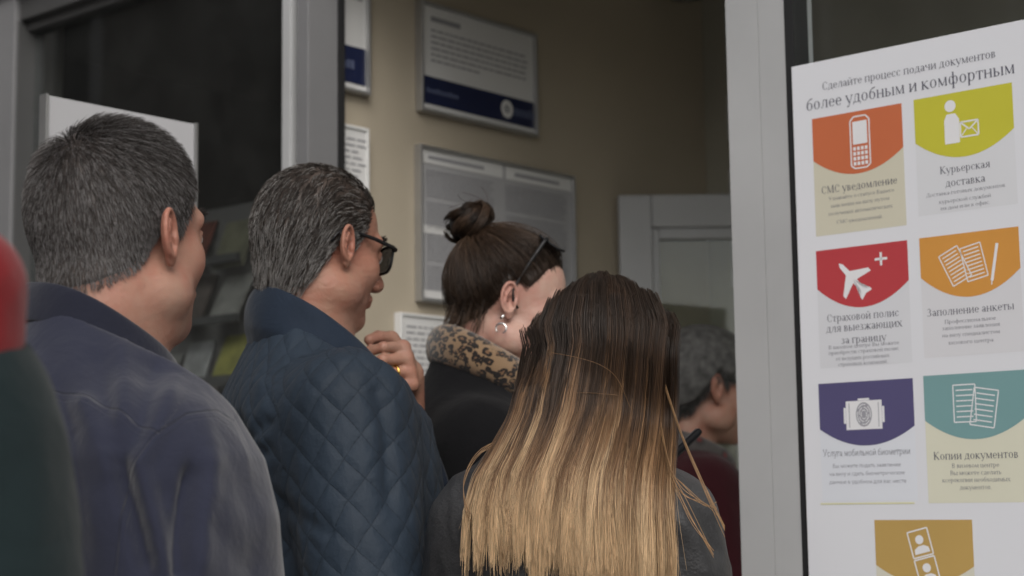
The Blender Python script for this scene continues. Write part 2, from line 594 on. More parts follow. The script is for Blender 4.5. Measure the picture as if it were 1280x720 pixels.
def quilt_mat(name, color, pitch=.055):
    t = NT(name)
    co = t.coord()
    a = t.new('ShaderNodeAttribute'); a.attribute_name = 'quv'
    sp = t.new('ShaderNodeSeparateXYZ'); t.link(a.outputs['Vector'], sp.inputs[0])
    wob = t.math('MULTIPLY_ADD', t.noise(14, 3, .5, co), .02, -.01)
    def fam(sgn):
        q = t.math('ADD', sp.outputs[1], t.math('MULTIPLY', sp.outputs[0], sgn))
        q = t.math('DIVIDE', t.math('ADD', q, wob), pitch * 1.4142)
        f = t.math('SUBTRACT', t.math('FRACT', q), .5)
        d = t.math('SUBTRACT', .5, t.math('ABSOLUTE', f))         # 0 on the line
        return t.math('MULTIPLY', d, pitch)
    d = t.math('MINIMUM', fam(1.25), fam(-1.25))
    line = t.math('SUBTRACT', 1.0, t.math('DIVIDE', d, .0016), clamp=True)
    groove = t.math('DIVIDE', d, .009, clamp=True)
    groove = t.math('POWER', groove, .5)
    puck = t.noise(170, 3, .6, co)
    near = t.math('SUBTRACT', 1.0, groove)
    h = t.math('ADD', groove, t.math('MULTIPLY', t.math('MULTIPLY', puck, near), .9))
    n = t.noise(5, 5, .6, co)
    c = t.ramp(n, [(.3, tuple(x * .8 for x in color)), (.7, tuple(x * 1.2 for x in color))])
    c = t.mix(t.math('MULTIPLY', line, .45), c, tuple(x * .4 for x in color))
    nr = t.bump(h, .55, .0032)
    nr = t.bump(t.noise(70, 4, .6, co), .35, .004, nr)
    nr = t.bump(t.noise(1100, 2, .5, co), .12, .0005, nr)
    t.set(color=c, rough=.62, normal=nr, spec=.2, sheen=.02)
    return t.m

def leopard_mat(name):
    t = NT(name)
    co = t.coord(scale=(1, 1, 1.25))
    nd = t.new('ShaderNodeTexNoise'); nd.inputs['Scale'].default_value = 40; t.link(co, nd.inputs['Vector'])
    mv = t.new('ShaderNodeVectorMath'); mv.operation = 'MULTIPLY_ADD'
    t.link(nd.outputs['Color'], mv.inputs[0]); mv.inputs[1].default_value = (.018, .018, .018); t.link(co, mv.inputs[2])
    vo = t.new('ShaderNodeTexVoronoi'); vo.inputs['Scale'].default_value = 74; vo.inputs['Randomness'].default_value = .8
    t.link(mv.outputs[0], vo.inputs['Vector'])
    d = vo.outputs['Distance']
    brk = t.noise(105, 2, .5, co)
    ring = t.math('MULTIPLY', t.math('LESS_THAN', d, .54), t.math('GREATER_THAN', d, .17))
    ring = t.math('MULTIPLY', ring, t.math('GREATER_THAN', brk, .40))
    core = t.math('LESS_THAN', d, .36)
    c = t.mix(t.noise(20, 4, .5, co), (.16, .098, .052), (.27, .18, .105))
    c = t.mix(t.math('MULTIPLY', core, .75), c, (.12, .06, .03))
    c = t.mix(ring, c, (.012, .009, .008))
    t.set(color=c, rough=.85, sheen=.4, spec=.15)
    t.set(normal=t.bump(t.noise(600, 3, .6, co), .6, .002))
    return t.m

def leather_mat(name, color):
    t = NT(name)
    co = t.coord()
    vo = t.new('ShaderNodeTexVoronoi'); vo.inputs['Scale'].default_value = 320; t.link(co, vo.inputs['Vector'])
    n = t.noise(9, 5, .6, co)
    c = t.ramp(n, [(.3, tuple(x * .6 for x in color)), (.7, tuple(x * 1.3 for x in color))])
    nr = t.bump(vo.outputs['Distance'], .35, .001)
    nr = t.bump(t.noise(45, 5, .62, co), .5, .005, nr)
    t.set(color=c, normal=nr, spec=.45)
    t.set(rough=t.math('MULTIPLY_ADD', t.noise(25, 4, .6, co), .3, .38))
    return t.m

def glass_mat(name, tint=(.93, .95, .95), ior=1.5, gain=2.0, dirt=.03):
    """thin window pane: clear with a real Fresnel reflection and a trace of dust"""
    t = NT(name)
    t.n.remove(t.b)
    tr = t.new('ShaderNodeBsdfTransparent'); tr.inputs[0].default_value = (*tint, 1)
    gl = t.new('ShaderNodeBsdfAnisotropic') if False else t.new('ShaderNodeBsdfGlossy')
    gl.inputs['Roughness'].default_value = .012
    lw = t.new('ShaderNodeLayerWeight'); lw.inputs[0].default_value = .5
    f = t.math('MULTIPLY_ADD', t.math('POWER', lw.outputs['Facing'], 5.0), .9, .043 * gain * .5)
    mx = t.new('ShaderNodeMixShader'); t.link(f, mx.inputs[0]); t.link(tr.outputs[0], mx.inputs[1]); t.link(gl.outputs[0], mx.inputs[2])
    df = t.new('ShaderNodeBsdfDiffuse'); df.inputs[0].default_value = (.5, .5, .48, 1)
    m2 = t.new('ShaderNodeMixShader')
    t.link(t.math('MULTIPLY', t.noise(7, 6, .65), dirt), m2.inputs[0])
    t.link(mx.outputs[0], m2.inputs[1]); t.link(df.outputs[0], m2.inputs[2])
    t.link(m2.outputs[0], t.out.inputs[0])
    return t.m

def dark_lens(name):
    t = NT(name)
    t.set(color=(.01, .01, .012), rough=.06, spec=.6)
    t.b.inputs['Alpha'].default_value = .72
    return t.m

M = {}
M['frame'] = simple('painted_white_aluminium', (.44, .445, .45), .42, .10, 2.2, .2, 60, spec=.4)
M['frame_grey'] = simple('shade_darkened_grey', (.19, .19, .195), .45, .08, 4, .12, 60, spec=.4)  # darkened grey; the deeper shade on the left frames is put into the colour
M['frame_dark'] = simple('dark_grey_profile', (.07, .07, .07), .45, .1, 4, .1, 80)
M['gasket'] = simple('black_rubber', (.012, .012, .013), .7, .1, 9)
M['wall'] = simple('beige_wall_paint', (.43, .375, .288), .85, .05, 2.5, .25, 260)
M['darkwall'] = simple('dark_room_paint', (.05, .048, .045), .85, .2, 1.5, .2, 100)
M['greywall'] = simple('grey_wall_paint', (.42, .40, .33), .8, .12, 2.0, .2, 150)
M['ceiling'] = simple('ceiling_paint', (.62, .60, .56), .9, .06, 3)
M['floor'] = simple('interior_floor_tile', (.34, .32, .29), .45, .2, 4)
M['paper'] = simple('white_paper', (.74, .75, .79), .38, .015, 2, 0, spec=.3)
M['board'] = simple('notice_board_print', (.68, .68, .67), .4, .04, 3, spec=.3)
M['board_grey'] = simple('notice_board_grey', (.40, .40, .41), .45, .05, 3, spec=.3)
M['navy'] = simple('navy_print', (.012, .018, .06), .4, .05, 5)
M['alu'] = simple('brushed_aluminium', (.5, .5, .5), .38, .05, 20, metal=.8)
M['print_grey'] = simple('grey_print', (.30, .30, .32), .5, .03, 5)
M['print_dark'] = simple('dark_print', (.03, .03, .035), .5, .03, 5)
M['glass'] = glass_mat('window_glass')
M['door_glass'] = glass_mat('door_glass', (.90, .92, .91), 1.45, 1.6)
M['black_plastic'] = simple('black_plastic', (.010, .010, .011), .38, .1, 10, spec=.3)
M['lens'] = dark_lens('tinted_lens')
M['gold'] = simple('gold_ring', (.85, .55, .15), .22, .05, 20, metal=1.0)
M['silver'] = simple('silver_earring', (.85, .84, .82), .18, .04, 20, metal=1.0)
M['eye'] = simple('eyeball', (.75, .72, .70), .12, .03, 30)
M['iris'] = simple('iris', (.05, .04, .035), .1, .2, 90)
M['trousers'] = cloth('dark_trouser_cloth', (.03, .032, .04))
M['shoe'] = simple('black_shoe_leather', (.02, .018, .017), .4, .2, 10, .2, 200)
M['phone'] = simple('black_phone_shell', (.006, .006, .007), .6, .05, 8, spec=.1)
# ------------------------------------------------------------------ people
class Person:
    """frame: origin between the feet, facing +Y, x to the person's right"""
    def __init__(p, label, head, phi, floor, male=True, yaw=0, pitch=0, tilt=0, hs=1.0, girth=1.0, shoulders=1.0, hy=.035, hx=0.0, drop=0.0, jowl=0.0, group='people queuing at the entrance'):
        p.phi = R(phi)
        p.s = (head[2] - floor) / (1.635 - drop); p.jowl = jowl
        p.hs, p.g, p.sh, p.male = hs, girth, shoulders, male
        p.hc = np.array([hx, hy, (1.635 - drop) * p.s])
        rz = -p.phi
        c, s_ = math.cos(rz), math.sin(rz)
        off = np.array([c * hx - s_ * hy, s_ * hx + c * hy])
        p.root = empty('person', (head[0] - off[0], head[1] - off[1], floor), rz)
        tag(p.root, label, 'person', group)
        p.loc = np.array([head[0] - off[0], head[1] - off[1], floor])
        p.Rz = np.array(Matrix.Rotation(rz, 3, 'Z'))
        p.Rh = rot3(0, 0, -yaw) @ rot3(-pitch, 0, 0) @ rot3(0, tilt, 0)
        p.build_head()
    def W(p, P): return np.asarray(P) @ p.Rz.T + p.loc           # local -> world
    def L(p, P): return (np.asarray(P) - p.loc) @ p.Rz           # world -> local
    def HL(p, q): return p.hc + p.Rh @ (np.asarray(q, float) * p.hs)   # head frame -> local
    def HLs(p, q): return p.hc + (np.asarray(q, float) * p.hs) @ p.Rh.T
    def LH(p, P): return ((np.asarray(P) - p.hc) @ p.Rh) / p.hs  # local -> head frame
    def SJ(p, q): return np.asarray(q, float) * p.s

    def head_ops(p, S, ears=True):
        h = p.hs; m = p.male
        S.frame(p.Rh, p.hc)
        E = lambda c, r, k=.02, rot=None, sub=False: S.ell(np.array(c) * h, np.array(r) * h, k * h, rot, sub)
        C = lambda a, b, ra, rb, k=.02, sub=False, flat=None: S.cap(np.array(a) * h, np.array(b) * h, ra * h, rb * h, k * h, sub, flat)
        E((0, -.012, .028), (.0775, .0985, .088), .01)
        E((0, -.045, .005), (.068, .060, .070), .02)
        E((0, .028, -.030), (.063, .064, .084), .02)
        jw = .052 if m else .046
        E((0, .030, -.080), (jw, .052, .040), .02)
        E((0, .074, -.102), (.023 if m else .018, .020, .016), .02)
        for sx in (1, -1):
            E((sx * .043, .052, -.030), (.020, .025, .024), .02)
            C((sx * .006, .088, .018), (sx * .046, .070, .017), .010 if m else .007, .009 if m else .006, .014)
            E((sx * .032, .094, -.004), (.016, .012, .011), .010, None, True)
            E((sx * .031, .077, -.003), (.0135, .0125, .0110), .003)
            C((sx * .020, .0865, .003), (sx * .042, .0815, .003), .0032, .0030, .003)
            E((sx * .058, .010, -.072), (.020, .034, .026), .02)
        if p.jowl:
            E((0, .020, -.108), (.048, .050, .026), .03); E((0, -.050, -.085), (.058, .040, .050), .03)
        C((0, .090, .004), (0, .113, -.034), .0075, .0115, .010)
        E((0, .108, -.038), (.0105, .0105, .009), .006)
        for sx in (1, -1):
            E((sx * .0115, .100, -.042), (.0085, .010, .0075), .005)
            E((sx * .0065, .104, -.0505), (.004, .005, .004), .003, None, True)
        C((-.021, .086, -.066), (.021, .086, -.066), .0065, .0065, .008)
        C((-.016, .091, -.063), (.016, .091, -.063), .0050, .0050, .005)
        C((-.015, .089, -.073), (.015, .089, -.073), .0060, .0060, .005)
        C((-.022, .097, -.068), (.022, .097, -.068), .0018, .0018, .003, True)
        if ears:
            for sx in (1, -1):
                b, tau = R(24), R(11)
                n = np.array([sx * math.cos(b), math.sin(b), 0]); f = np.array([-sx * math.sin(b), math.cos(b), 0])
                up = np.array([0, 0, 1]) * math.cos(tau) - f * math.sin(tau)
                f2 = f * math.cos(tau) + np.array([0, 0, 1]) * math.sin(tau)
                A = np.stack([f2, up, n], 1)
                o = np.array([sx * .0805, -.012, -.012])
                es = .92
                q = lambda x, y, z: (o + A @ (np.array([x, y, z]) * es)) * h
                hh = h * es
                S.ell(q(0, 0, 0), np.array((.0165, .0300, .0044)) * hh, .005 * h, A)
                S.torus(q(-.0008, .003, .0050), .0158 * hh, .0275 * hh, .0034 * hh, A, .0025 * h)
                S.ell(q(.0025, -.004, .0080), np.array((.0090, .0130, .0105)) * hh, .0025 * h, A, True)
                S.ell(q(-.004, .0135, .0080), np.array((.0085, .0105, .0062)) * hh, .002 * h, A, True)
                for a_, b_ in (((.000, .019), (-.0070, .008)), ((-.0070, .008), (-.0085, -.007)), ((-.0085, -.007), (-.003, -.018))):
                    S.cap(q(a_[0], a_[1], .0050), q(b_[0], b_[1], .0050), .0026 * hh, .0026 * hh, .0025 * h)
                S.ell(q(.0120, -.005, .0050), np.array((.0042, .0070, .0042)) * hh, .003 * h, A)
                S.ell(q(.0040, -.0285, .0016), np.array((.0090, .0090, .0046)) * hh, .005 * h, A)
        S.frame()
        return S

    def neck_ops(p, S, k=.03):
        r = (.058 if p.male else .047) * p.hs
        a = p.HL((0, -.030, -.065)); b = np.array([0, -.005, 1.42 * p.s]) + np.array([p.hc[0] * .3, 0, 0])
        S.cap(a, b, r, r * 1.12, k)
        return S

    def build_head(p):
        p.scalp = p.neck_ops(p.head_ops(Shape(), ears=False))

    def torso_loft(p, S, g=1.0, k=.03, zmin=.86, extra=0.0, zmax=9):
        s = p.s
        if p.male:
            zs = [.80, .95, 1.08, 1.22, 1.32, 1.38, 1.43, 1.475, 1.515, 1.545]
            ax = [.175, .178, .172, .185, .198, .190, .164, .124, .092, .078]
            by = [.125, .128, .125, .130, .132, .124, .110, .094, .082, .074]
        else:
            zs = [.80, .95, 1.08, 1.22, 1.32, 1.38, 1.43, 1.475, 1.515, 1.545]
            ax = [.175, .175, .140, .152, .168, .162, .136, .098, .070, .058]
            by = [.120, .120, .102, .115, .112, .104, .090, .076, .064, .058]
        yc = [.01, .005, .012, .01, -.005, -.012, -.016, -.018, -.018, -.016]
        nk = np.clip((1.53 - np.array(zs)) / .13, 0, 1) if g > 1 else 1.0 + 0 * np.array(zs)
        zs = np.array(zs) * s
        m = (zs >= zmin * s - 1e-6) & (zs <= zmax * s)
        zs, ax, by, yc = zs[m], (np.array(ax) * (1 + (p.g * p.sh * g - 1) * nk) + extra * nk)[m] * s, (np.array(by) * (1 + (p.g * g - 1) * nk) + extra * nk)[m] * s, np.array(yc)[m] * s
        S.loft(zs, ax, by, yc, k=k)
        return S

    def body(p, arms, skinm, beard=0.0, hands=(), fine=.0018, name='body', fine_boxes=()):
        s = p.s
        S = p.head_ops(Shape(), True)
        p.neck_ops(S)
        p.torso_loft(S, .80, .03, .86, 0, 1.48)
        S.ell(p.SJ((0, .0, .93)), p.SJ((.15, .11, .12)), .04)
        for sx in (1, -1):
            S.cap(p.SJ((sx * .09, 0, .90)), p.SJ((sx * .105, .01, .50)), .075 * s, .052 * s, .03)
            S.cap(p.SJ((sx * .105, .01, .50)), p.SJ((sx * .11, -.01, .09)), .050 * s, .036 * s, .02)
            S.cap(p.SJ((sx * .11, -.03, .04)), p.SJ((sx * .125, .15, .03)), .036 * s, .028 * s, .02)
        for A in arms:
            sh, el, wr = [np.array(q, float) * s for q in A]
            S.cap(sh, el, .050 * s, .040 * s, .03)
            S.cap(el, wr, .040 * s, .028 * s, .015)
        for H in hands: H(S)
        hb = [(p.hc[d] - .125 * p.hs, p.hc[d] + .135 * p.hs, fine) for d in range(3)]
        hb[2] = (p.hc[2] - .20 * p.hs, p.hc[2] + .13 * p.hs, fine)
        fx, fy, fz = [hb[0]], [hb[1]], [hb[2]]
        for (x0, x1, y0, y1, z0, z1, st) in fine_boxes:
            fx.append((x0, x1, st)); fy.append((y0, y1, st)); fz.append((z0, z1, st))
        xs = axis(-.45 * s, .45 * s, .016, fx); ys = axis(-.35 * s, .55 * s, .016, fy); zs = axis(-.02, p.hc[2] + .16, .016, fz)
        V, Q = S.mesh(xs, ys, zs)
        V = relax(V, Q, 1, .3)
        h = p.LH(V)
        g = lambda c, w: np.exp(-((h - np.array(c)) ** 2).sum(1) / w ** 2)
        tint = .55 * (g((.085, -.015, 0), .045) + g((-.085, -.015, 0), .045)) + .35 * (g((.045, .07, -.03), .035) + g((-.045, .07, -.03), .035)) + .5 * g((0, .115, -.035), .02) + .6 * g((0, .093, -.069), .018) + .25 * g((0, -.05, -.12), .05)
        bd = beard * np.clip((-.035 - h[:, 2]) / .03, 0, 1) * np.clip((h[:, 1] - .0) / .03, 0, 1) * np.clip((h[:, 2] + .16) / .03, 0, 1)
        o = np_mesh(name, V, Q, skinm, p.root, True, {'tint': np.clip(tint, 0, 1), 'beard': bd})
        # eyes
        for sx in (1, -1):
            c = p.HL((sx * .031, .0795, -.003))
            mb = MB(); r = .0118 * p.hs
            nu, nv = 16, 10
            f = p.Rh @ np.array([0, 1.0, 0]); u = p.Rh @ np.array([1.0, 0, 0]); w = p.Rh @ np.array([0, 0, 1.0])
            P = lambda i, j: c + r * (math.cos(math.pi * j / nv) * f + math.sin(math.pi * j / nv) * (math.cos(2 * math.pi * i / nu) * u + math.sin(2 * math.pi * i / nu) * w))
            for j in range(nv):
                for i in range(nu):
                    mb.poly([P(i, j), P(i, j + 1), P(i + 1, j + 1), P(i + 1, j)], 1 if j < 2 else 0)
            mb.build('eye', [M['eye'], M['iris']], p.root, smooth=True)
        return o

    def legs(p, tm, sm):
        s = p.s
        S = Shape()
        S.ell(p.SJ((0, .0, .92)), p.SJ((.172, .128, .13)), .04)
        for sx in (1, -1):
            S.cap(p.SJ((sx * .09, 0, .88)), p.SJ((sx * .105, .01, .50)), .092 * s, .070 * s, .04)
            S.cap(p.SJ((sx * .105, .01, .50)), p.SJ((sx * .112, -.01, .10)), .070 * s, .062 * s, .03)
        V, Q = S.mesh(axis(-.3, .3, .016), axis(-.25, .25, .016), axis(.02, 1.12 * s, .016))
        np_mesh('trousers', V, Q, tm, p.root)
        for sx in (1, -1):
            S = Shape()
            S.cap(p.SJ((sx * .11, -.045, .05)), p.SJ((sx * .13, .17, .042)), .046, .040, .02)
            S.ell(p.SJ((sx * .112, -.03, .075)), (.046, .055, .05), .02)
            V, Q = S.mesh(axis(-.3, .3, .010), axis(-.16, .3, .010), axis(.0, .18, .010))
            V[:, 2] = np.maximum(V[:, 2], .004)
            np_mesh('shoe', V, Q, sm, p.root)

    def jacket(p, mat, arms, rad=(.078, .066, .056), g=1.12, extra=.012, fine=.0045, fz=(1.15, 1.55), hem=.78, folds=(), wr=.003, wf=(11, 11, 5), seams=(), quilt=None, name='jacket', k=.035, ztop=9, neck=None, ops=None, seed=1, cuffs=True, post=None):
        s = p.s
        S = Shape()
        p.torso_loft(S, g, .03, hem, extra, ztop)
        for A in arms:
            sh, el, wr_ = [np.array(q, float) * s for q in A]
            S.cap(sh, el, rad[0] * s, rad[1] * s, k)
            S.cap(el, wr_, rad[1] * s, rad[2] * s, .02)
        if ops: ops(S)
        if neck:
            zb, dr, ry = neck; S.cut(np.array([0, -ry, zb]) * s, (0, dr, 2 * ry))
        z0, z1 = fz[0] * s, fz[1] * s
        allp = np.concatenate([np.array(A) for A in arms]) * s
        xa = max(.32, abs(allp[:, 0]).max() + .12); yb = max(.25, allp[:, 1].max() + .12)
        xs = axis(-xa, xa, fine); ys = axis(-.26, yb, fine)
        zs = axis(.70 * s, z1 + .06, .02, [(z0, z1, fine)])
        V, Q = S.mesh(xs, ys, zs)
        V = relax(V, Q, 2, .4)
        N = mesh_normals(V, Q)
        d = np.zeros(len(V))
        if wr:
            n1 = 1 - np.abs(vnoise(V * np.array(wf), 1, seed)); n2 = 1 - np.abs(vnoise(V * np.array(wf) * 2.1, 1, seed + 5))
            d += wr * (n1 ** 2 - .45) + wr * .5 * (n2 ** 2 - .45)
        Wp = p.W(V); Wn = N @ p.Rz.T
        view = Wp - np.array([0, 0, CAM_H]); dist = np.linalg.norm(view, axis=1)
        fac = np.clip(-(Wn * view).sum(1) / dist * 2.5, 0, 1)
        px = proj(Wp)
        for line, amp, w in folds:
            dd, tt = seg_dist2d(px, line)
            d += amp * np.exp(-(dd / w) ** 2) * fac * np.clip(np.minimum(tt, 1 - tt) * 6 + .25, 0, 1)
        at_ = {}
        for si, line in enumerate(seams):
            dd, tt = seg_dist2d(px, line, True)
            at_['seam' if si == 0 else 'seam2'] = np.where((fac > .03) & (tt > .001) & (tt < .999), dd * dist / FPX, .05)
        if quilt:
            quv, puff = quilt(p, V)
            d += puff; at_['quv'] = quv
        V = V + N * d[:, None]
        if post is not None: V = post(V)
        return np_mesh(name, V, Q, mat, p.root, True, at_)

    def collar(p, name, mat, parent, prof, ra, rb, zb, yc=-.005, drop=.05, th=(-150, 150), n=64, lean=0.0, wob=.003, seed=3, flare=None, smooth=True, xc=0.0, tilt=0.0):
        """prof: closed list of (out, up) swept around the neck; angle 0 is the nape; positive angles go to the person's right"""
        s = p.s
        V = []; m = len(prof)
        for i in range(n + 1):
            u = i / n
            a = R(th[0] + (th[1] - th[0]) * u)
            dirn = np.array([math.sin(a), -math.cos(a), 0])
            c = np.array([xc + ra * math.sin(a), yc - rb * math.cos(a), zb - drop * ((1 - math.cos(a)) / 2) ** 1.2 + tilt * math.sin(a)]) * s
            fl = flare(math.degrees(a)) if flare else 1.0
            for (o, h) in prof:
                j = wob * vnoise(np.array([[u * 9, o * 60, h * 40]]), 1, seed)[0]
                V.append(c + dirn * (o * fl + j) * s + np.array([0, 0, h + j * .6]) * s)
        F = []
        for i in range(n):
            for k in range(m):
                a, b = i * m + k, i * m + (k + 1) % m
                F.append((a, a + m, b + m, b))
        me = bpy.data.meshes.new(name)
        F.append(tuple(range(m))); F.append(tuple(n * m + k for k in reversed(range(m))))
        me.from_pydata([tuple(v) for v in V], [], F)
        me.polygons.foreach_set('use_smooth', [smooth] * len(F)); me.update()
        o = link_mesh(name, me, mat, parent)
        sb = o.modifiers.new('subdivision', 'SUBSURF'); sb.levels = 2; sb.render_levels = 2
        return o

def hand(S, wrist, D, Sd, Nn, curls, scale=1.0, thumb=(.5, .5), spread=.0):
    """adds palm, four unequal fingers bent at three joints, and a thumb from the side of the palm.
    D fingers' direction, Sd towards the thumb side, Nn out of the palm"""
    nz = lambda v: np.array(v, float) / np.linalg.norm(v)
    D, Sd, Nn = nz(D), nz(Sd), nz(Nn)
    w = np.array(wrist, float); k = scale
    segs = ((.043, .026, .021), (.047, .030, .022), (.043, .028, .021), (.034, .021, .019))
    rads = (.0092, .0094, .0088, .0078)
    tips = []
    for i in range(4):
        off = (.030 - .0200 * i) * k
        base = w + D * (.086 - .004 * abs(i - 1)) * k + Sd * off
        S.cap(w + Sd * off * .7 + D * .015 * k, base, .0155 * k, .0125 * k, .012 * k, False)
        a = 0; q = base; ch = [q]
        for j, c in enumerate(curls[i]):
            a += R(c)
            dd = D * math.cos(a) + Nn * math.sin(a) + Sd * spread * (1.5 - i)
            q2 = q + dd * segs[i][j] * k
            r0 = rads[i] * (1 - .10 * j) * k
            S.cap(q, q2, r0 * 1.04, r0 * .92, .0035 * k)
            q = q2; ch.append(q)
        tips.append(ch)
    b = w + D * .028 * k + Sd * .026 * k
    d1 = nz(D * .75 + Sd * (.75) + Nn * .35)
    b1 = b + d1 * .040 * k
    d2 = nz(D * .85 + Sd * (.35 - thumb[0] * .6) + Nn * (.2 + thumb[0]))
    b2 = b1 + d2 * .032 * k
    d3 = nz(D * .8 + Sd * (.1 - thumb[1] * .8) + Nn * (.2 + thumb[1]))
    b3 = b2 + d3 * .026 * k
    S.cap(b, b1, .016 * k, .0115 * k, .012 * k); S.cap(b1, b2, .0112 * k, .0100 * k, .004 * k); S.cap(b2, b3, .0100 * k, .0085 * k, .004 * k)
    return tips

def relaxed_arm(sx, out=.245, back=-.03):
    return [(sx * .175, -.012, 1.385), (sx * out, back - .01, 1.13), (sx * (out + .005), back + .10, .90)]

def mask_by_line(angles, heights):
    """hairline: lowest height allowed for each direction around the head, -90 nape .. 0 ear .. 90 forehead"""
    return lambda h: np.interp(np.degrees(np.arctan2(h[:, 1] + .012, np.abs(h[:, 0]) + 1e-6)), angles, heights)

def scalp_cap(p, mat, line, parent, lift=.003, name='hair_base', n=(120, 80), thin=None, bump=0.0):
    nu, nv = n
    D = []
    for j in range(nv + 1):
        for i in range(nu):
            a = 2 * math.pi * i / nu; b = math.pi * j / nv
            D.append((math.sin(b) * math.cos(a), math.sin(b) * math.sin(a), math.cos(b)))
    D = np.array(D) @ p.Rh.T
    c = p.HL((0, -.015, .0))
    Pn = hit_out(p.scalp, c, D, .2 * p.hs)
    h = p.LH(Pn)
    over = h[:, 2] - line(h)
    k = np.clip(over / .016, 0, 1)
    N = p.scalp.normal(Pn)
    Pn = Pn + N * (lift * k - .0015 + bump * k * vnoise(Pn, 60, 4))[:, None]
    ok = over > -.004
    F = []
    for j in range(nv):
        for i in range(nu):
            q = (j * nu + i, j * nu + (i + 1) % nu, (j + 1) * nu + (i + 1) % nu, (j + 1) * nu + i)
            if all(ok[t] for t in q): F.append(q[::-1])
    return Pn, np.array(F)

def short_hair(p, mat, line, count, length, flow, lift=.5, rad=.00035, S=4, name='hair', grey=None, keep=None, base_lift=.004, curl=0.0, jitter=.25, gravity=.0, press=.002, basemat=None, locks=0, clump=.6):
    """strands rooted on the scalp; flow(h) gives the combing direction in the head frame"""
    D = fib_dirs(int(count * 2.4)) @ p.Rh.T
    D = D[rng.permutation(len(D))]
    D = D + rng.normal(0, .012, D.shape); D /= np.linalg.norm(D, axis=1)[:, None]
    P0 = hit_out(p.scalp, p.HL((0, -.015, 0)), D, .2 * p.hs)
    h = p.LH(P0)
    over = h[:, 2] - line(h) + rng.normal(0, .003, len(h))
    m = over > 0
    if keep is not None: m &= rng.random(len(h)) < keep(h)
    P0, h, over = P0[m][:count], h[m][:count], over[m][:count]
    N = p.scalp.normal(P0)
    n = len(P0)
    ln = (length(h) if callable(length) else np.full(n, length)) * rng.uniform(.7, 1.15, n) * np.clip(over / .012 + .35, .35, 1)
    lf = lift(h) if callable(lift) else np.full(n, lift)
    Pts = np.zeros((n, S, 3)); Pts[:, 0] = P0 - N * .001
    q = P0.copy(); ph = rng.random(n) * 6.28
    d = None
    for k in range(1, S):
        f = flow(p.LH(q)) @ p.Rh.T
        f = f + rng.normal(0, jitter if k == 1 else jitter * .3, f.shape)
        Nn = p.scalp.normal(q) if k > 1 else N
        f = f - Nn * (f * Nn).sum(1)[:, None]
        f /= np.linalg.norm(f, axis=1)[:, None] + 1e-9
        l = lf * (1 - .75 * (k - 1) / (S - 1))
        dd = f * np.sqrt(np.clip(1 - l ** 2, 0, 1))[:, None] + Nn * l[:, None]
        dd[:, 2] -= gravity
        if curl:
            side = np.cross(Nn, f)
            a = ph + k * 1.9
            dd = dd + curl * (np.cos(a)[:, None] * side + np.sin(a)[:, None] * Nn)
        dd /= np.linalg.norm(dd, axis=1)[:, None]
        q = q + dd * (ln / (S - 1))[:, None]
        sd = p.scalp.pts(q)
        push = np.maximum(press - sd, 0)
        q = q + p.scalp.normal(q) * push[:, None]
        Pts[:, k] = q
    rn = rng.random(n)
    if locks:
        ci = rng.choice(n, locks, replace=False); best = np.zeros(n, int); bd = np.full(n, 9.0)
        for a in range(0, locks, 200):
            dd = np.linalg.norm(P0[:, None] - P0[ci[a:a + 200]][None], axis=2); j = dd.argmin(1); v = dd[np.arange(n), j]
            m2_ = v < bd; best[m2_] = a + j[m2_]; bd[m2_] = v[m2_]
        Gd = Pts[ci[best]]; tt = np.linspace(0, 1, S)[None, :, None]
        Pts = Pts + (Gd - Pts) * (clump * tt ** .8) * rng.uniform(.5, 1.1, n)[:, None, None]
        rn = np.clip(rng.random(locks)[best] * .55 + rn * .45, 0, 1)
    rr = rad * rng.uniform(.7, 1.3, n)
    radv = rr[:, None] * np.linspace(1, .35, S)[None]
    gs = grey(h) if grey is not None else np.zeros(n)
    o = strands(name, Pts, radv, mat, p.root, rn, {'greyshare': gs})
    V, F = scalp_cap(p, None, line, o, base_lift)
    np_mesh('hair_base', V, F, basemat or mat, o, True, {'t': np.full(len(V), .1), 'rnd': rng.random(len(V)) * .3 + .3, 'greyshare': np.zeros(len(V))})
    return o

def brows(p, mat, z=.022, thick=.0035, n=260, ln=.008):
    Pts = []; 
    for sx in (1, -1):
        u = rng.random(n)
        x = sx * (.010 + .040 * u); zz = z + .006 * np.sin(u * 2.6) + rng.normal(0, thick, n) * (1 - .5 * u)
        D = np.stack([x, np.full(n, .10) - .02 * u, zz], 1); D /= np.linalg.norm(D, axis=1)[:, None]
        P0 = hit_out(p.scalp, p.HL((0, 0, .0)), D @ p.Rh.T, .2)
        d = np.stack([np.full(n, sx * 1.0), np.full(n, .2), .35 - .5 * u], 1) + rng.normal(0, .2, (n, 3))
        d = d @ p.Rh.T
        d /= np.linalg.norm(d, axis=1)[:, None]
        a = np.stack([P0, P0 + d * ln * .5 + p.scalp.normal(P0) * .0015, P0 + d * ln + p.scalp.normal(P0) * .0012], 1)
        Pts.append(a)
    Pts = np.concatenate(Pts)
    return strands('eyebrows', Pts, np.full(Pts.shape[:2], .00022), mat, p.root, rng.random(len(Pts)), {'greyshare': np.zeros(len(Pts))})
# ------------------------------------------------------------------ the place
U = Vector((.755, -.656, 0)).normalized()          # along the shop front, towards the right and the camera
NO = Vector((U.y, -U.x, 0))                        # out of the shop front, towards the street
NI = -NO
P0 = Vector((.3375, 2.70, 0))
STEP = .12

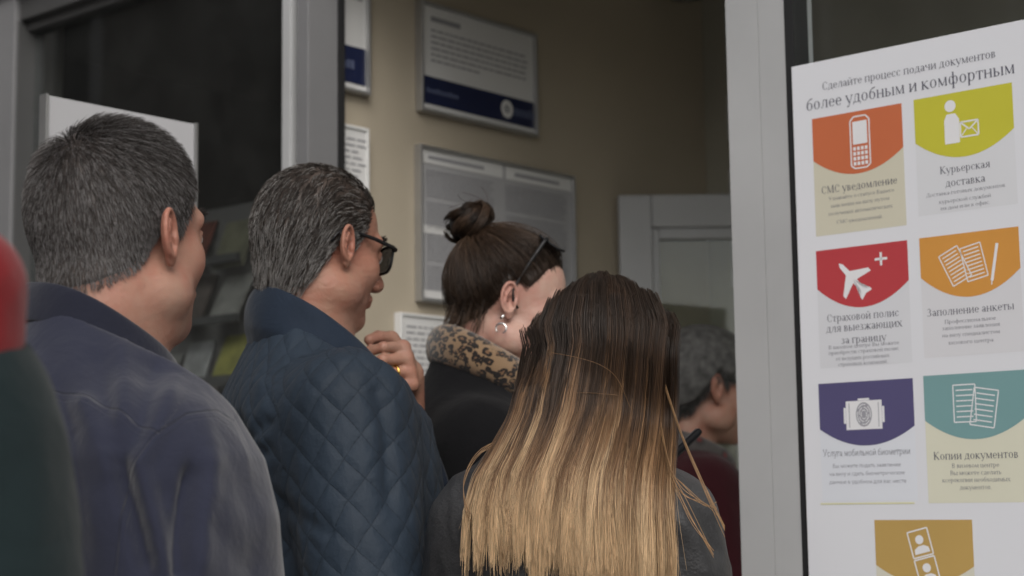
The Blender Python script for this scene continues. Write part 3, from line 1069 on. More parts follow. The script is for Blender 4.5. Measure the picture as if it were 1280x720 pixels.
def Fp(t, z, n=0.0):
    return P0 + U * t + NO * n + Vector((0, 0, z))
def FT(px, py):
    """(t, z) of a pixel on the shop front"""
    q = on_plane(px, py, P0, NO) - P0
    return q.dot(U), q.z
def fbox(mb, t0, t1, z0, z1, n0, n1, m=0):
    """box in shop-front coordinates; n outwards"""
    c = [Fp(t0, z0, n1), Fp(t1, z0, n1), Fp(t1, z0, n0), Fp(t0, z0, n0), Fp(t0, z1, n1), Fp(t1, z1, n1), Fp(t1, z1, n0), Fp(t0, z1, n0)]
    return mb.hexa(c, m)

# ground: pavement, kerb, road
g = MB(); g.poly([(-80, -80, -.16), (80, -80, -.16), (80, 80, -.16), (-80, 80, -.16)])
t_ = NT('asphalt'); n_ = t_.noise(220, 4, .7)
t_.set(color=t_.ramp(t_.noise(1.2, 6), [(.3, (.04, .04, .042)), (.7, (.06, .06, .06))]), rough=.9, normal=t_.bump(n_, .5, .004))
tag(g.build('road', t_.m), kind='structure')
t_ = NT('paving_stone'); br = t_.new('ShaderNodeTexBrick'); br.inputs['Scale'].default_value = 1.0
br.inputs['Brick Width'].default_value = .4; br.inputs['Row Height'].default_value = .4; br.inputs['Mortar Size'].default_value = .006; br.offset = 0
br.inputs['Color1'].default_value = (.25, .24, .23, 1); br.inputs['Color2'].default_value = (.21, .205, .2, 1); br.inputs['Mortar'].default_value = (.08, .08, .08, 1)
t_.link(t_.coord(), br.inputs['Vector'])
t_.set(color=t_.mix(t_.noise(3, 6), br.outputs['Color'], (.16, .155, .15)), rough=.85, normal=t_.bump(t_.noise(150, 3), .3, .002))
g = MB(); g.hexa([Fp(-14, -.15, 3.4), Fp(14, -.15, 3.4), Fp(14, -.15, -4), Fp(-14, -.15, -4), Fp(-14, 0, 3.4), Fp(14, 0, 3.4), Fp(14, 0, -4), Fp(-14, 0, -4)])
tag(g.build('pavement', t_.m), kind='structure')
g = MB(); fbox(g, -14, 14, -.155, .003, 3.403, 3.56)
tag(g.build('kerb', simple('kerb_stone', (.3, .29, .28), .85, .1, 3, .3, 90), bevel=.012), kind='structure')

# the entrance building
B = empty('entrance_building', Fp(0, 0, 0))
tag(B, 'ground floor entrance with white metal frames, big glass panes and a beige lobby', 'building')
def part(name, mb, mat, bevel=0.0, parent=None):
    o = mb.build(name, mat, None, bevel)
    par = parent or B
    o.parent = par
    o.matrix_parent_inverse = Matrix.Translation(par.location).inverted() if par.parent is None else (Matrix.Translation(B.location)).inverted()
    return o

tL0 = FT(-30, 150)[0]; tL1 = FT(17, 150)[0]                     # outer left stile
tG0, tG1 = FT(352, 120)[0], FT(363, 120)[0]                    # stile of the dark pane beside the door
tJ0, tJ1 = FT(371, 120)[0], FT(385, 120)[0]                    # jamb front
tR0 = FT(908, 60)[0]; tRm = FT(948, 60)[0]; tR1 = FT(981, 60)[0]; tR2 = FT(992, 60)[0]
ZT = FT(44, 17)[1]                                             # underside of the head rail
RIGHT_END = 3.2

w = MB()                                                       # lobby wall, runs straight in from the door
c0 = tJ0 - .010
fbox(w, c0 - .08, c0, STEP, 2.95, -1.46, -.0985); part('wall', w, M['wall'])
w = MB(); fbox(w, c0 - .08, RIGHT_END + .1, STEP, 2.95, -1.54, -1.462); part('wall', w, M['greywall'])
w = MB(); fbox(w, RIGHT_END, RIGHT_END + .08, STEP, 2.95, -1.46, -.1); part('wall', w, M['wall'])
w = MB(); fbox(w, c0, RIGHT_END, 2.70, 2.76, -1.46, -.09); part('ceiling', w, M['ceiling'])
w = MB(); fbox(w, c0 - .0, RIGHT_END, .0, STEP, -1.46, -.0); part('floor', w, M['floor'])
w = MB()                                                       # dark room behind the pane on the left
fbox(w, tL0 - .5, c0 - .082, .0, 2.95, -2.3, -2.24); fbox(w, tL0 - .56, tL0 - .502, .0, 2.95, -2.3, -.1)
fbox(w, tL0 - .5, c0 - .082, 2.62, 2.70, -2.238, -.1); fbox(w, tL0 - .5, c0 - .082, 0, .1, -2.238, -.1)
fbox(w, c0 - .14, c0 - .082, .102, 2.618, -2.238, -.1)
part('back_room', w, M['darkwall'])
w = MB()                                                       # masonry above and beside the glazing
fbox(w, -7, 7, ZT + .07, 4.6, -.25, .02); part('facade_wall', w, simple('grey_render', (.30, .29, .27), .9, .1, 1.5, .3, 120))
w = MB(); fbox(w, -7, tL0 - .002, 0, ZT + .068, -.25, .03); part('facade_wall', w, simple('pale_render', (.34, .33, .30), .9, .08, 2, .3, 120))
w = MB(); fbox(w, RIGHT_END + .082, 7, 0, ZT + .068, -.25, .03); part('facade_wall', w, simple('pale_render_side', (.38, .37, .34), .9, .08, 2, .3, 120))
w = MB(); fbox(w, tG0 + .02, tR1, .004, STEP - .002, .002, .34); part('doorstep', w, simple('stone_step', (.3, .29, .27), .8, .12, 4, .3, 120), .008)

# pane on the left of the door
W1 = empty('window_frame_unit'); W1.name = 'dark_window'; W1.parent = B; W1.matrix_parent_inverse = Matrix.Translation(B.location).inverted()
def sub(name, mb, mat, par, bevel=0.0):
    o = mb.build(name, mat, par, bevel)
    o.matrix_parent_inverse = (Matrix.Translation(par.location)).inverted() if par.parent is None else Matrix.Identity(4)
    return o
f = MB()
fbox(f, tL0 - .06, tL1 - .0005, STEP, ZT + .066, -.02, .004)
sub('frame', f, M['frame_grey'], W1, .002)
f = MB()
fbox(f, tL1 - .03, tL1 - .001, STEP, ZT, -.085, -.0205); fbox(f, tL1 - .0005, tL1 + .004, STEP + .06, ZT - .001, -.075, -.004)  # side face of the stile in dark grey, its shade put into the colour
fbox(f, tL1 + .0045, tG0 - .0005, ZT, ZT + .066, -.085, -.008); fbox(f, tL1 + .0045, tG0 - .0005, ZT - .022, ZT - .0005, -.075, -.03)
fbox(f, tL1 + .0045, tG0 - .0005, STEP, STEP + .06, -.085, -.012)
sub('frame', f, M['frame_dark'], W1, .002)
f = MB(); fbox(f, tG0, tG1, STEP, ZT + .066, -.085, .0); sub('frame', f, M['frame'], W1, .002)
f = MB(); fbox(f, tL1 + .0045, tG0, STEP + .06, ZT - .022, -.058, -.052); sub('pane', f, M['glass'], W1)

# doorway: jambs and head
D1 = empty('door_frame'); D1.parent = B; D1.matrix_parent_inverse = Matrix.Translation(B.location).inverted()
f = MB(); fbox(f, tG1 + .0005, tJ0 - .0005, STEP, ZT + .066, -.08, -.018); sub('gasket', f, M['gasket'], D1)
f = MB(); fbox(f, tJ0, tJ1, STEP, ZT + .066, -.082, .0); sub('jamb', f, M['frame_grey'], D1, .002)
f = MB(); fbox(f, tJ0, tJ1 + .004, STEP, ZT + .066, -.098, -.0825); sub('gasket', f, M['gasket'], D1)
f = MB(); fbox(f, tR0, tRm, STEP, ZT + .066, -.09, .0); sub('jamb', f, M['frame'], D1)
f = MB(); fbox(f, tJ1 + .0005, tR0 - .0005, ZT, ZT + .066, -.085, .0); sub('head', f, M['frame'], D1, .002)

# glazing on the right, where the poster hangs
W2 = empty('poster_window'); W2.parent = B; W2.matrix_parent_inverse = Matrix.Translation(B.location).inverted()
f = MB(); fbox(f, tRm + .0008, tR1, STEP, ZT + .066, -.085, -.0004)
fbox(f, tR2, RIGHT_END - .1, ZT, ZT + .066, -.085, -.0015); fbox(f, tR2, RIGHT_END - .1, STEP, STEP + .08, -.085, -.0015); fbox(f, RIGHT_END - .0995, RIGHT_END + .081, STEP, ZT + .066, -.085, -.0015)
sub('frame', f, M['frame'], W2)
f = MB(); fbox(f, tR1 + .0003, tR2, STEP + .08, ZT, -.045, .0); sub('gasket', f, M['gasket'], W2)
f = MB(); fbox(f, tR2, RIGHT_END - .1, STEP + .08, ZT, -.008, -.0005); sub('pane', f, M['glass'], W2)

# ------------------------------------------------------------------ notices on the lobby wall
WALL_N = U
WP = P0 + U * c0
def wall_sd(px, py):
    q = on_plane(px, py, WP, U) - WP
    return q.dot(NI), q.z
def wbox(mb, s0, s1, z0, z1, d0, d1, m=0):
    """box on the lobby wall: s inwards along it, d out of it"""
    q = lambda s, z, d: WP + NI * s + U * d + Vector((0, 0, z))
    return mb.hexa([q(s0, z0, d1), q(s1, z0, d1), q(s1, z0, d0), q(s0, z0, d0), q(s0, z1, d1), q(s1, z1, d1), q(s1, z1, d0), q(s0, z1, d0)], m)

def notice(label, s0, s1, z0, z1, kind):
    r = empty('framed_notice', WP + NI * ((s0 + s1) / 2) + Vector((0, 0, z0)))
    tag(r, label, 'notice', 'notices on the lobby wall')
    inv = Matrix.Translation(r.location).inverted()
    def ad(name, mb, mat, bevel=0.0):
        o = mb.build(name, mat, r, bevel); o.matrix_parent_inverse = inv; return o
    wd, ht = s1 - s0, z1 - z0
    mb = MB(); fr = .007
    wbox(mb, s0, s0 + fr, z0, z1, .001, .022); wbox(mb, s1 - fr, s1, z0, z1, .001, .022)
    wbox(mb, s0 + fr, s1 - fr, z0, z0 + fr, .001, .022); wbox(mb, s0 + fr, s1 - fr, z1 - fr, z1, .001, .022)
    ad('frame', mb, M['alu'] if kind != 'sheet' else M['board'], .0015)
    mb = MB(); wbox(mb, s0 + fr, s1 - fr, z0 + fr, z1 - fr, .0015, .012 if kind != 'sheet' else .018)
    ad('panel', mb, M['board_grey'] if kind == 'sheets' else M['board'])
    d0, d1 = .0125, .0135
    if kind in ('navy', 'navy_small'):
        mb = MB(); wbox(mb, s0 + fr + .004, s1 - fr - .002, z0 + .020, z0 + .020 + ht * .25, d0, d1); ad('navy_band', mb, M['navy'])
        mb = MB()
        cs, cz, rr = s0 + wd * .735, z0 + .020 + ht * .125, ht * .085
        q = lambda s, z, d: WP + NI * s + U * d + Vector((0, 0, z))
        if kind == 'navy':
            for k in range(28):
                a, b = 2 * math.pi * k / 28, 2 * math.pi * (k + 1) / 28
                mb.poly([q(cs + rr * .40 * math.cos(a), cz + rr * .40 * math.sin(a), .0142), q(cs + rr * math.cos(a), cz + rr * math.sin(a), .0142), q(cs + rr * math.cos(b), cz + rr * math.sin(b), .0142), q(cs + rr * .40 * math.cos(b), cz + rr * .40 * math.sin(b), .0142)])
            for k in range(5):
                a = 2 * math.pi * k / 5
                mb.poly([q(cs + rr * .3 * math.cos(a + e), cz + rr * .3 * math.sin(a + e), .0144) for e in (0, 1.2, 2.4)])
            ad('emblem', mb, M['board'])
        mb = MB()
        for a, b, zz, hh in ((.80, .97, .02, .022), (.06, .32, .0, .012)) if kind == 'navy' else ((.25, .75, 0, .02),):
            x = s0 + wd * a
            while x < s0 + wd * b:
                wl = random.uniform(.006, .010); wbox(mb, x, x + wl, cz - hh / 2, cz + hh / 2 * random.choice((.5, .9)), d0 + .0012, d1 + .001); x += wl + .003
        ad('band_lettering', mb, simple('faded_blue_print', (.10, .12, .2), .5))
        mb = MB()
        wbox(mb, s0 + wd * .1, s0 + wd * .34, z1 - ht * .16, z1 - ht * .115, d0, d1)
        for k in range(6 if kind == 'navy' else 3):
            zz = z1 - ht * (.25 + .055 * k); x = s0 + wd * .1
            while x < s0 + wd * (.90 if k < 5 else .5):
                wl = random.uniform(.008, .028); wbox(mb, x, x + wl, zz, zz + ht * .017, d0, d1); x += wl + .005
        ad('printed_text', mb, M['print_grey'])
    elif kind == 'sheets':
        for q4 in ((s0 + fr, s0 + wd * .52, z1 - .038, z1 - fr), (s0 + wd * .54, s1 - fr, z1 - .038, z1 - fr), (s0 + fr, s0 + wd * .22, z0 + ht * .44, z0 + ht * .49), (s0 + fr, s0 + wd * .45, z0 + .010, z0 + .026)):
            mb = MB(); wbox(mb, *q4, d0, d1); ad('white_strip', mb, M['board'])
        for cx0, cx1, h0, h1 in ((.05, .46, .06, .4), (.54, .95, .6, .9)):
            mb = MB(); wbox(mb, s0 + wd * h0, s0 + wd * h1, z1 - .028, z1 - .02, d1, d1 + .0006)
            for k in range(34):
                zz = z1 - .055 - k * .0078
                if zz < z0 + .03 or k % 9 == 8: continue
                x = s0 + wd * cx0
                while x < s0 + wd * cx1 - .01:
                    wl = random.uniform(.006, .03); wbox(mb, x, min(x + wl, s0 + wd * cx1), zz, zz + .003, d0, d1); x += wl + .004
            ad('printed_text', mb, M['print_grey'])
    else:
        mb = MB()
        for k in range(9):
            zz = z1 - .03 - k * .013
            if zz < z0 + .02: break
            x = s0 + .02
            while x < s1 - .03:
                wl = random.uniform(.008, .03); wbox(mb, x, x + wl, zz, zz + .0035, .0185, .0192); x += wl + .006
        ad('printed_text', mb, M['print_grey'])
    return r

def sz(a, b, c, d): return a[0], b[0], c, d
s1a, z1a = wall_sd(518, 1); s1b, _ = wall_sd(664, 100); _, z1b = wall_sd(518, 139)
notice('white notice with a navy blue bottom band, upper one on the beige lobby wall', s1a, s1b, z1b, z1a, 'navy')
s2a, z2a = wall_sd(517, 181); s2b, _ = wall_sd(712, 300); _, z2b = wall_sd(517, 377)
notice('large grey notice board of printed sheets behind the woman with the hair bun', s2a, s2b, z2b, z2a, 'sheets')
s0b, z0t = wall_sd(455, -30); _, z0b = wall_sd(453, 121)
notice('narrow white notice with navy band beside the door jamb, top of the lobby wall', .03, s0b, z0b, z0t + .05, 'navy_small')
s3b, z3t = wall_sd(453, 163); _, z3b = wall_sd(453, 236)
notice('narrow plain white sheet beside the door jamb, below the navy banded one', .03, s3b, z3b - .03, z3t, 'sheet')
s4a, z4t = wall_sd(492, 391); s4b, z4b = wall_sd(575, 470)
notice('small white framed sheet low on the wall beside the raised fist', s4a, s4b, z4b - .02, z4t, 'sheet')

M['sign_face'] = simple('sign_face', (.46, .46, .475), .5, .03, 5)
# ------------------------------------------------------------------ inner glass door standing ajar
hs_ = on_plane(771, 320, WP, U)
dr = empty('inner_door', (hs_.x, hs_.y, STEP)); tag(dr, 'grey framed inner glass door standing ajar against the beige wall', 'door')
top = at(800, 246, hs_.y).z - STEP
mb = MB(); x0, x1 = .004, .56
st = .082
mb.box(x0, x0 + st, -.03, .03, .01, top); mb.box(x1 - st, x1, -.03, .03, .01, top)
mb.box(x0 + st, x1 - st, -.03, .03, top - st, top); mb.box(x0 + st, x1 - st, -.03, .03, .01, .16)
mb.build('frame', M['frame'], dr, .004)
mb = MB()
i0, i1 = x0 + st, x1 - st
mb.box(i0, i0 + .018, -.018, .018, .16, top - st); mb.box(i1 - .018, i1, -.018, .018, .16, top - st); mb.box(i0 + .018, i1 - .018, -.018, .018, top - st - .028, top - st)
mb.build('glazing_bead', M['frame'], dr, .003)
mb = MB(); mb.box(i0 + .018, i1 - .018, -.003, .003, .162, top - st - .028); mb.build('pane', M['door_glass'], dr)
tube('handle', [(x1 - .04, -.032, .95), (x1 - .04, -.075, .95), (x1 - .04, -.075, 1.25), (x1 - .04, -.032, 1.25)], .011, M['alu'], dr)

# leaflets on the far wall of the lobby
for k, (z_, h_) in enumerate(((2.36, .12), (2.16, .14), (1.98, .13), (1.70, .14), (1.5, .13))):
    mb = MB(); fbox(mb, c0 + .075, c0 + .22, z_ - h_, z_, -1.4615, -1.455)
    names = ('topmost', 'second highest', 'third highest', 'fourth highest', 'lowest')
    tag(mb.build('leaflet', M['board'], None), 'pale leaflet on the dark back lobby wall, %s of its column' % names[k], 'leaflet', 'leaflets on the back wall')
mb = MB(); 
lamp = empty('ceiling_spotlight', Fp(c0 + .10, 2.70, -1.25)); tag(lamp, 'small grey unlit spotlight under the lobby ceiling in the corner', 'spotlight')
tube('body', [(0, 0, -.12), (0, 0, -.03)], .05, M['frame_grey'], lamp, 20); tube('stem', [(0, 0, -.03), (0, 0, 0)], .012, M['frame_grey'], lamp, 12)

# ------------------------------------------------------------------ white sign board on an added stand, in place of street reflections
e0 = at(60, 140, 2.75); e0.z = 0
bq0 = e0 + NI * (on_plane(243, 165, e0, U) - e0).dot(NI)
bs = (e0 - bq0).dot(NO)
bz = at(61, 119, 2.75).z
ob = empty('stand_in_sign', (bq0.x, bq0.y, 0)); tag(ob, 'white sign with black lettering in place of street reflections, on an added thin stand behind the grey haired man', 'sign')
inv = Matrix.Translation(ob.location).inverted()
def bbox(mb, s0, s1, z0, z1, d0, d1):
    q = lambda s, z, d: Vector((bq0.x, bq0.y, 0)) + NO * s + U * d + Vector((0, 0, z))
    mb.hexa([q(s0, z0, d0), q(s1, z0, d0), q(s1, z0, d1), q(s0, z0, d1), q(s0, z1, d0), q(s1, z1, d0), q(s1, z1, d1), q(s0, z1, d1)])
mb = MB(); bbox(mb, .0, bs, bz - .225, bz, -.014, 0); o = mb.build('panel', M['sign_face'], ob, .0015); o.matrix_parent_inverse = inv
mb = MB()
for a, b in ((.12, .16), (.19, .30), (.34, .40), (.45, .56), (.6, .64), (.68, .78), (.80, .86)):
    bbox(mb, bs * a, bs * b, bz - .085, bz - .045, .0005, .0015)
o = mb.build('lettering', M['print_dark'], ob); o.matrix_parent_inverse = inv
mb = MB(); bbox(mb, bs * .5 - .012, bs * .5 + .012, .03, bz - .02, -.034, -.0145); o = mb.build('pole', M['alu'], ob, .003); o.matrix_parent_inverse = inv
mb = MB(); bbox(mb, bs * .5 - .15, bs * .5 + .15, .004, .03, -.15, .12); o = mb.build('base', M['frame_dark'], ob, .006); o.matrix_parent_inverse = inv
mb = MB(); bbox(mb, bs + .0005, bs + .006, bz - .225, bz + .002, -.016, .003); o = mb.build('edge_profile', M['alu'], ob); o.matrix_parent_inverse = inv
mb = MB(); bbox(mb, -.006, -.0005, bz - .225, bz + .002, -.016, .003); o = mb.build('edge_profile', M['alu'], ob); o.matrix_parent_inverse = inv

# added paper stand; its dim colours imitate street reflections in the pane
c_ = on_plane(262, 400, P0 + NI * .60, NO); c_.z = .1
SW = (on_plane(335, 400, P0 + NI * .30, NO) - on_plane(185, 400, P0 + NI * .30, NO)).dot(U) / 2
rk = empty('reflection_stand', c_, math.atan2(U.y, U.x)); tag(rk, 'added stand of dim pale, yellow and red papers imitating street reflections behind the dark glass', 'stand')
hz = at(262, 262, c_.y).z - .1
mb = MB(); mb.box(-SW, SW, .0, .02, 0, hz); mb.box(-SW, -SW + .015, -.15, -.001, 0, hz * .6); mb.box(SW - .015, SW, -.15, -.001, 0, hz * .6); mb.build('back_panel', simple('stand_panel', (.17, .165, .16), .6, .1, 4), rk, .002)
pc = [(.22, .215, .20), (.09, .078, .07), (.22, .21, .05), (.20, .06, .04), (.2, .2, .19), (.08, .065, .058), (.17, .165, .11), (.24, .24, .24)]  # dim paper tones chosen to look like reflections in the pane
k = 0
for r_ in range(4):
    for c in range(3):
        mb = MB(); xx = -SW + .02 + c * (SW * 2 - .03) / 3 + random.uniform(-.01, .01); zz = hz - .16 - r_ * .155 + random.uniform(-.02, .02)
        hh = random.uniform(.10, .15); ww = (SW * 2 - .06) / 3 * random.uniform(.8, 1); tl = random.uniform(.02, .05)
        mb.hexa([(xx, -.025 - tl, zz), (xx + ww, -.025 - tl, zz), (xx + ww, -.018 - tl, zz), (xx, -.018 - tl, zz), (xx + .004, -.012, zz + hh), (xx + ww, -.012, zz + hh), (xx + ww, -.005, zz + hh), (xx + .004, -.005, zz + hh)])
        mb.build('leaflet', simple('reflection_print', pc[(k * 3 + r_) % 8], .5, .35, 18), rk); k += 1
mb = MB()
for r_ in range(4): mb.box(-SW + .016, SW - .016, -.085, -.07, hz - .165 - r_ * .155, hz - .145 - r_ * .155)
mb.build('rail', M['frame_dark'], rk)

# ------------------------------------------------------------------ across the street on the left (what the glass reflects)
hb = empty('street_building', (-9.0, -1.5, -.15), R(0)); tag(hb, 'dark brick building across the street, mirrored in the window glass', 'building')
mb = MB(); mb.box(-3, 0, -11, 9, 2.6, 9); mb.build('wall', simple('dark_brick', (.06, .052, .047), .9, .25, .8, .3, 40), hb)
mb = MB(); mb.box(-3, -.02, -11, 9, 0, 2.6); mb.build('shopfront_wall', simple('pale_shopfront', (.26, .25, .24), .8, .35, .5, .2, 40), hb)
for k in range(7):
    mb = MB(); y0 = -10 + k * 2.7; mb.box(-.03, .02, y0, y0 + 1.3, 4.1, 5.9)
    wn_ = mb.build('window', M['frame_grey'], hb, .01); mb = MB(); mb.box(.021, .03, y0 + .08, y0 + 1.22, 4.18, 5.82); o = mb.build('pane', M['black_plastic'], wn_)
# ------------------------------------------------------------------ serif lettering drawn with a broad pen
def V_(x, a=0, b=1.0, s=3, w=.17): return ('v', x, a, b, s, w)
def L_(x0, y0, x1, y1, w=.07): return ('l', x0, y0, x1, y1, w)
def A_(cx, cy, rx, ry, a, b): return ('a', cx, cy, rx, ry, a, b)
SOFT = [V_(.2), A_(.42, .27, .36, .27, -90, 90), L_(.2, .03, .42, .03), L_(.2, .53, .42, .53)]
GL = {
 'а': (.86, [V_(.66, .08, .75, 0), A_(.40, .70, .30, .28, 10, 165), A_(.36, .27, .29, .26, 20, 340), L_(.5, .52, .66, .56), L_(.66, .08, .86, .06)]),
 'б': (.95, [A_(.48, .46, .41, .46, 0, 360), A_(.62, .55, .54, .75, 110, 180), L_(.44, 1.25, .86, 1.40, .12)]),
 'в': (.88, [V_(.2), A_(.42, .77, .28, .23, -90, 90), A_(.42, .27, .36, .27, -90, 90), L_(.2, .97, .42, .97), L_(.2, .54, .42, .54), L_(.2, .03, .42, .03)]),
 'г': (.76, [V_(.2), L_(.1, .965, .68, .965), L_(.68, .98, .70, .70)]),
 'д': (1.0, [V_(.74, .03, 1, 2), L_(.34, .965, .78, .965), L_(.36, .96, .18, .05), L_(.03, .035, .98, .035), L_(.05, .05, .04, -.24), L_(.96, .05, .97, -.24)]),
 'е': (.88, [A_(.46, .49, .39, .49, 0, 320), L_(.10, .53, .84, .53)]),
 'ж': (1.4, [V_(.70), L_(.62, .5, .18, .95), L_(.18, .95, .05, .9, .1), L_(.62, .5, .12, .03, .15), L_(.02, .03, .25, .03), L_(.78, .5, 1.22, .95), L_(1.22, .95, 1.35, .9, .1), L_(.78, .5, 1.28, .03, .15), L_(1.16, .03, 1.4, .03)]),
 'з': (.78, [A_(.34, .75, .28, .24, -80, 150), A_(.34, .27, .34, .27, -150, 85), L_(.25, .52, .4, .52)]),
 'и': (1.06, [V_(.2), V_(.86), L_(.24, .1, .82, .9, .09)]),
 'й': (1.06, [V_(.2), V_(.86), L_(.24, .1, .82, .9, .09), A_(.53, 1.38, .22, .18, 190, 350)]),
 'к': (.98, [V_(.2), L_(.28, .5, .70, .95), L_(.70, .95, .86, .9, .1), L_(.34, .54, .84, .03, .16), L_(.72, .03, .98, .03)]),
 'л': (1.0, [V_(.80), L_(.34, .965, .80, .965), L_(.40, .96, .26, .2, .09), A_(.14, .14, .12, .12, 200, 360)]),
 'м': (1.24, [V_(1.04), V_(.18, 0, 1, 3, .07), L_(.2, .95, .60, .05, .15), L_(.60, .05, 1.0, .95)]),
 'н': (1.06, [V_(.2), V_(.86), L_(.2, .51, .86, .51)]),
 'о': (.98, [A_(.49, .5, .41, .5, 0, 360)]),
 'п': (1.06, [V_(.2), V_(.86), L_(.1, .965, .96, .965)]),
 'р': (1.0, [V_(.2, -.45, 1), A_(.50, .5, .40, .5, -150, 150)]),
 'с': (.86, [A_(.47, .5, .40, .5, 45, 320), L_(.70, .86, .76, .72, .13)]),
 'т': (.88, [V_(.44, 0, 1, 1), L_(.06, .965, .82, .965), L_(.05, .98, .04, .70), L_(.83, .98, .84, .70)]),
 'у': (.96, [L_(.10, .97, .52, .06, .16), L_(.88, .97, .44, -.28), A_(.30, -.28, .15, .15, 200, 360), L_(0, .97, .28, .97), L_(.70, .97, .98, .97)]),
 'ф': (1.3, [V_(.65, -.45, 1.45), A_(.40, .5, .31, .48, 40, 320), A_(.90, .5, .31, .48, -140, 140)]),
 'х': (.98, [L_(.12, .97, .84, .03, .16), L_(.84, .97, .12, .03), L_(0, .97, .3, .97), L_(.66, .97, .96, .97), L_(0, .03, .28, .03), L_(.68, .03, .98, .03)]),
 'ц': (1.08, [V_(.2), V_(.84), L_(.1, .035, 1.04, .035), L_(1.03, .05, 1.04, -.24)]),
 'ч': (1.0, [V_(.80), A_(.50, .72, .34, .26, 180, 290), V_(.17, .72, 1, 1), L_(.6, .48, .8, .52)]),
 'ш': (1.5, [V_(.2), V_(.75), V_(1.3), L_(.1, .035, 1.4, .035)]),
 'щ': (1.54, [V_(.2), V_(.75), V_(1.3), L_(.1, .035, 1.5, .035), L_(1.49, .05, 1.5, -.24)]),
 'ы': (1.3, SOFT + [V_(1.1)]),
 'ь': (.88, SOFT),
 'э': (.86, [A_(.38, .5, .40, .5, -140, 140), L_(.3, .52, .76, .52)]),
 'ю': (1.36, [V_(.2), L_(.2, .51, .56, .51), A_(.92, .5, .37, .5, 0, 360)]),
 'я': (.96, [V_(.76), A_(.46, .73, .33, .24, 90, 270), L_(.46, .965, .76, .965), L_(.46, .5, .76, .5), L_(.5, .5, .16, .05, .14), L_(.02, .03, .2, .03)]),
 '.': (.36, [V_(.16, 0, .14, 0, .15)]), '-': (.5, [L_(.06, .42, .42, .42, .1)]), ' ': (.42, []),
}
for up, lo in (('С', 'с'), ('М', 'м'), ('К', 'к'), ('З', 'з'), ('П', 'п'), ('В', 'в'), ('Д', 'д')):
    wd, st_ = GL[lo]
    k = 1.45; kx = 1.28
    def sc(e):
        if e[0] == 'v': return ('v', e[1] * kx, e[2] * k, e[3] * k, e[4], e[5] * 1.12)
        if e[0] == 'l': return ('l', e[1] * kx, e[2] * k, e[3] * kx, e[4] * k, e[5] * 1.05)
        return ('a', e[1] * kx, e[2] * k, e[3] * kx, e[4] * k, e[5], e[6])
    GL[up] = (wd * kx, [sc(e) for e in st_])
GL['У'] = (1.28, [L_(.14, 1.42, .66, .45, .19), L_(1.14, 1.42, .6, .25), A_(.42, .22, .2, .2, 200, 360), L_(0, 1.42, .34, 1.42), L_(.94, 1.42, 1.28, 1.42)])

def text_quads(txt, sans=False):
    """quads of a line of text; x-height 1, baseline 0; returns (quads, width)"""
    out = []; x = 0.0
    for ch in txt:
        wd, st_ = GL.get(ch, GL[' '])
        for e in st_:
            if e[0] == 'v':
                _, cx, a, b, sf, w = e
                if sans: w *= .72
                out.append([(x + cx - w / 2, a), (x + cx + w / 2, a), (x + cx + w / 2, b), (x + cx - w / 2, b)])
                if not sans:
                    if sf & 1: out.append([(x + cx - w * .95, a), (x + cx + w * .95, a), (x + cx + w * .95, a + .055), (x + cx - w * .95, a + .055)])
                    if sf & 2: out.append([(x + cx - w * .95, b - .055), (x + cx + w * .5, b - .055), (x + cx + w * .5, b), (x + cx - w * .95, b)])
            elif e[0] == 'l':
                _, x0, y0, x1, y1, w = e
                if sans: w = .11
                dx, dy = x1 - x0, y1 - y0; ln = math.hypot(dx, dy) + 1e-9
                nx, ny = -dy / ln * w / 2, dx / ln * w / 2
                out.append([(x + x0 - nx, y0 - ny), (x + x1 - nx, y1 - ny), (x + x1 + nx, y1 + ny), (x + x0 + nx, y0 + ny)])
            else:
                _, cx, cy, rx, ry, a0, a1 = e
                n = max(5, int(abs(a1 - a0) / 24)); pr = None
                for i in range(n + 1):
                    a = R(a0 + (a1 - a0) * i / n)
                    w = (.055 + .125 * abs(math.cos(a)) ** 1.5) if not sans else .115
                    ca, sa = math.cos(a), math.sin(a)
                    p_out = (x + cx + rx * ca, cy + ry * sa); p_in = (x + cx + (rx - w) * ca, cy + (ry - w * .8) * sa)
                    if pr: out.append([pr[0], p_out, p_in, pr[1]])
                    pr = (p_out, p_in)
        x += wd + .05
    return out, x

# ------------------------------------------------------------------ the poster
PN = .004                                              # its front face stands this far out of the shop front
def PT(px, py):
    q = on_plane(px, py, P0 + NO * PN, NO) - P0
    return q.dot(U), q.z
pt0 = PT(989, 84)[0] ; pz1 = PT(990.5, 83.5)[1]
pt1 = pt0 + .418
pz0 = pz1 - .98
poster = empty('service_poster', Fp((pt0 + pt1) / 2, pz0, -.02))
tag(poster, 'tall white service poster with coloured cards and icons on the window glass', 'poster')
PINV = Matrix.Translation(poster.location).inverted()
def pmesh(name, polys, mat, lift, par=None, th=0.0):
    """flat shapes in poster coordinates (t, z); lift in mm above the sheet"""
    mb = MB()
    for q in polys: mb.poly([Fp(t, z, PN + lift * .001) for t, z in q])
    o = mb.build(name, mat, par or poster)
    if par is None: o.matrix_parent_inverse = PINV
    return o
mb = MB()
NX = 1
fbox(mb, pt0, pt1, pz0, pz1, .0005, PN)
o = mb.build('sheet', M['paper'], poster, .0006, seg=1); o.matrix_parent_inverse = PINV
INK = simple('slate_ink', (.10, .10, .135), .5, .05, 10)
INK2 = simple('pale_slate_ink', (.20, .20, .235), .5, .05, 10)
WHITE = simple('white_ink', (.80, .80, .82), .45, .02, 10)

def text_line(txt, t0, t1, z, sans=False, hmax=None, base_slope=0):
    q, wd = text_quads(txt, sans)
    k = (t1 - t0) / (wd - .05)
    kz = k if hmax is None else min(k * 1.25, hmax)
    return [[(t0 + x * k, z + y * kz) for x, y in p] for p in q]

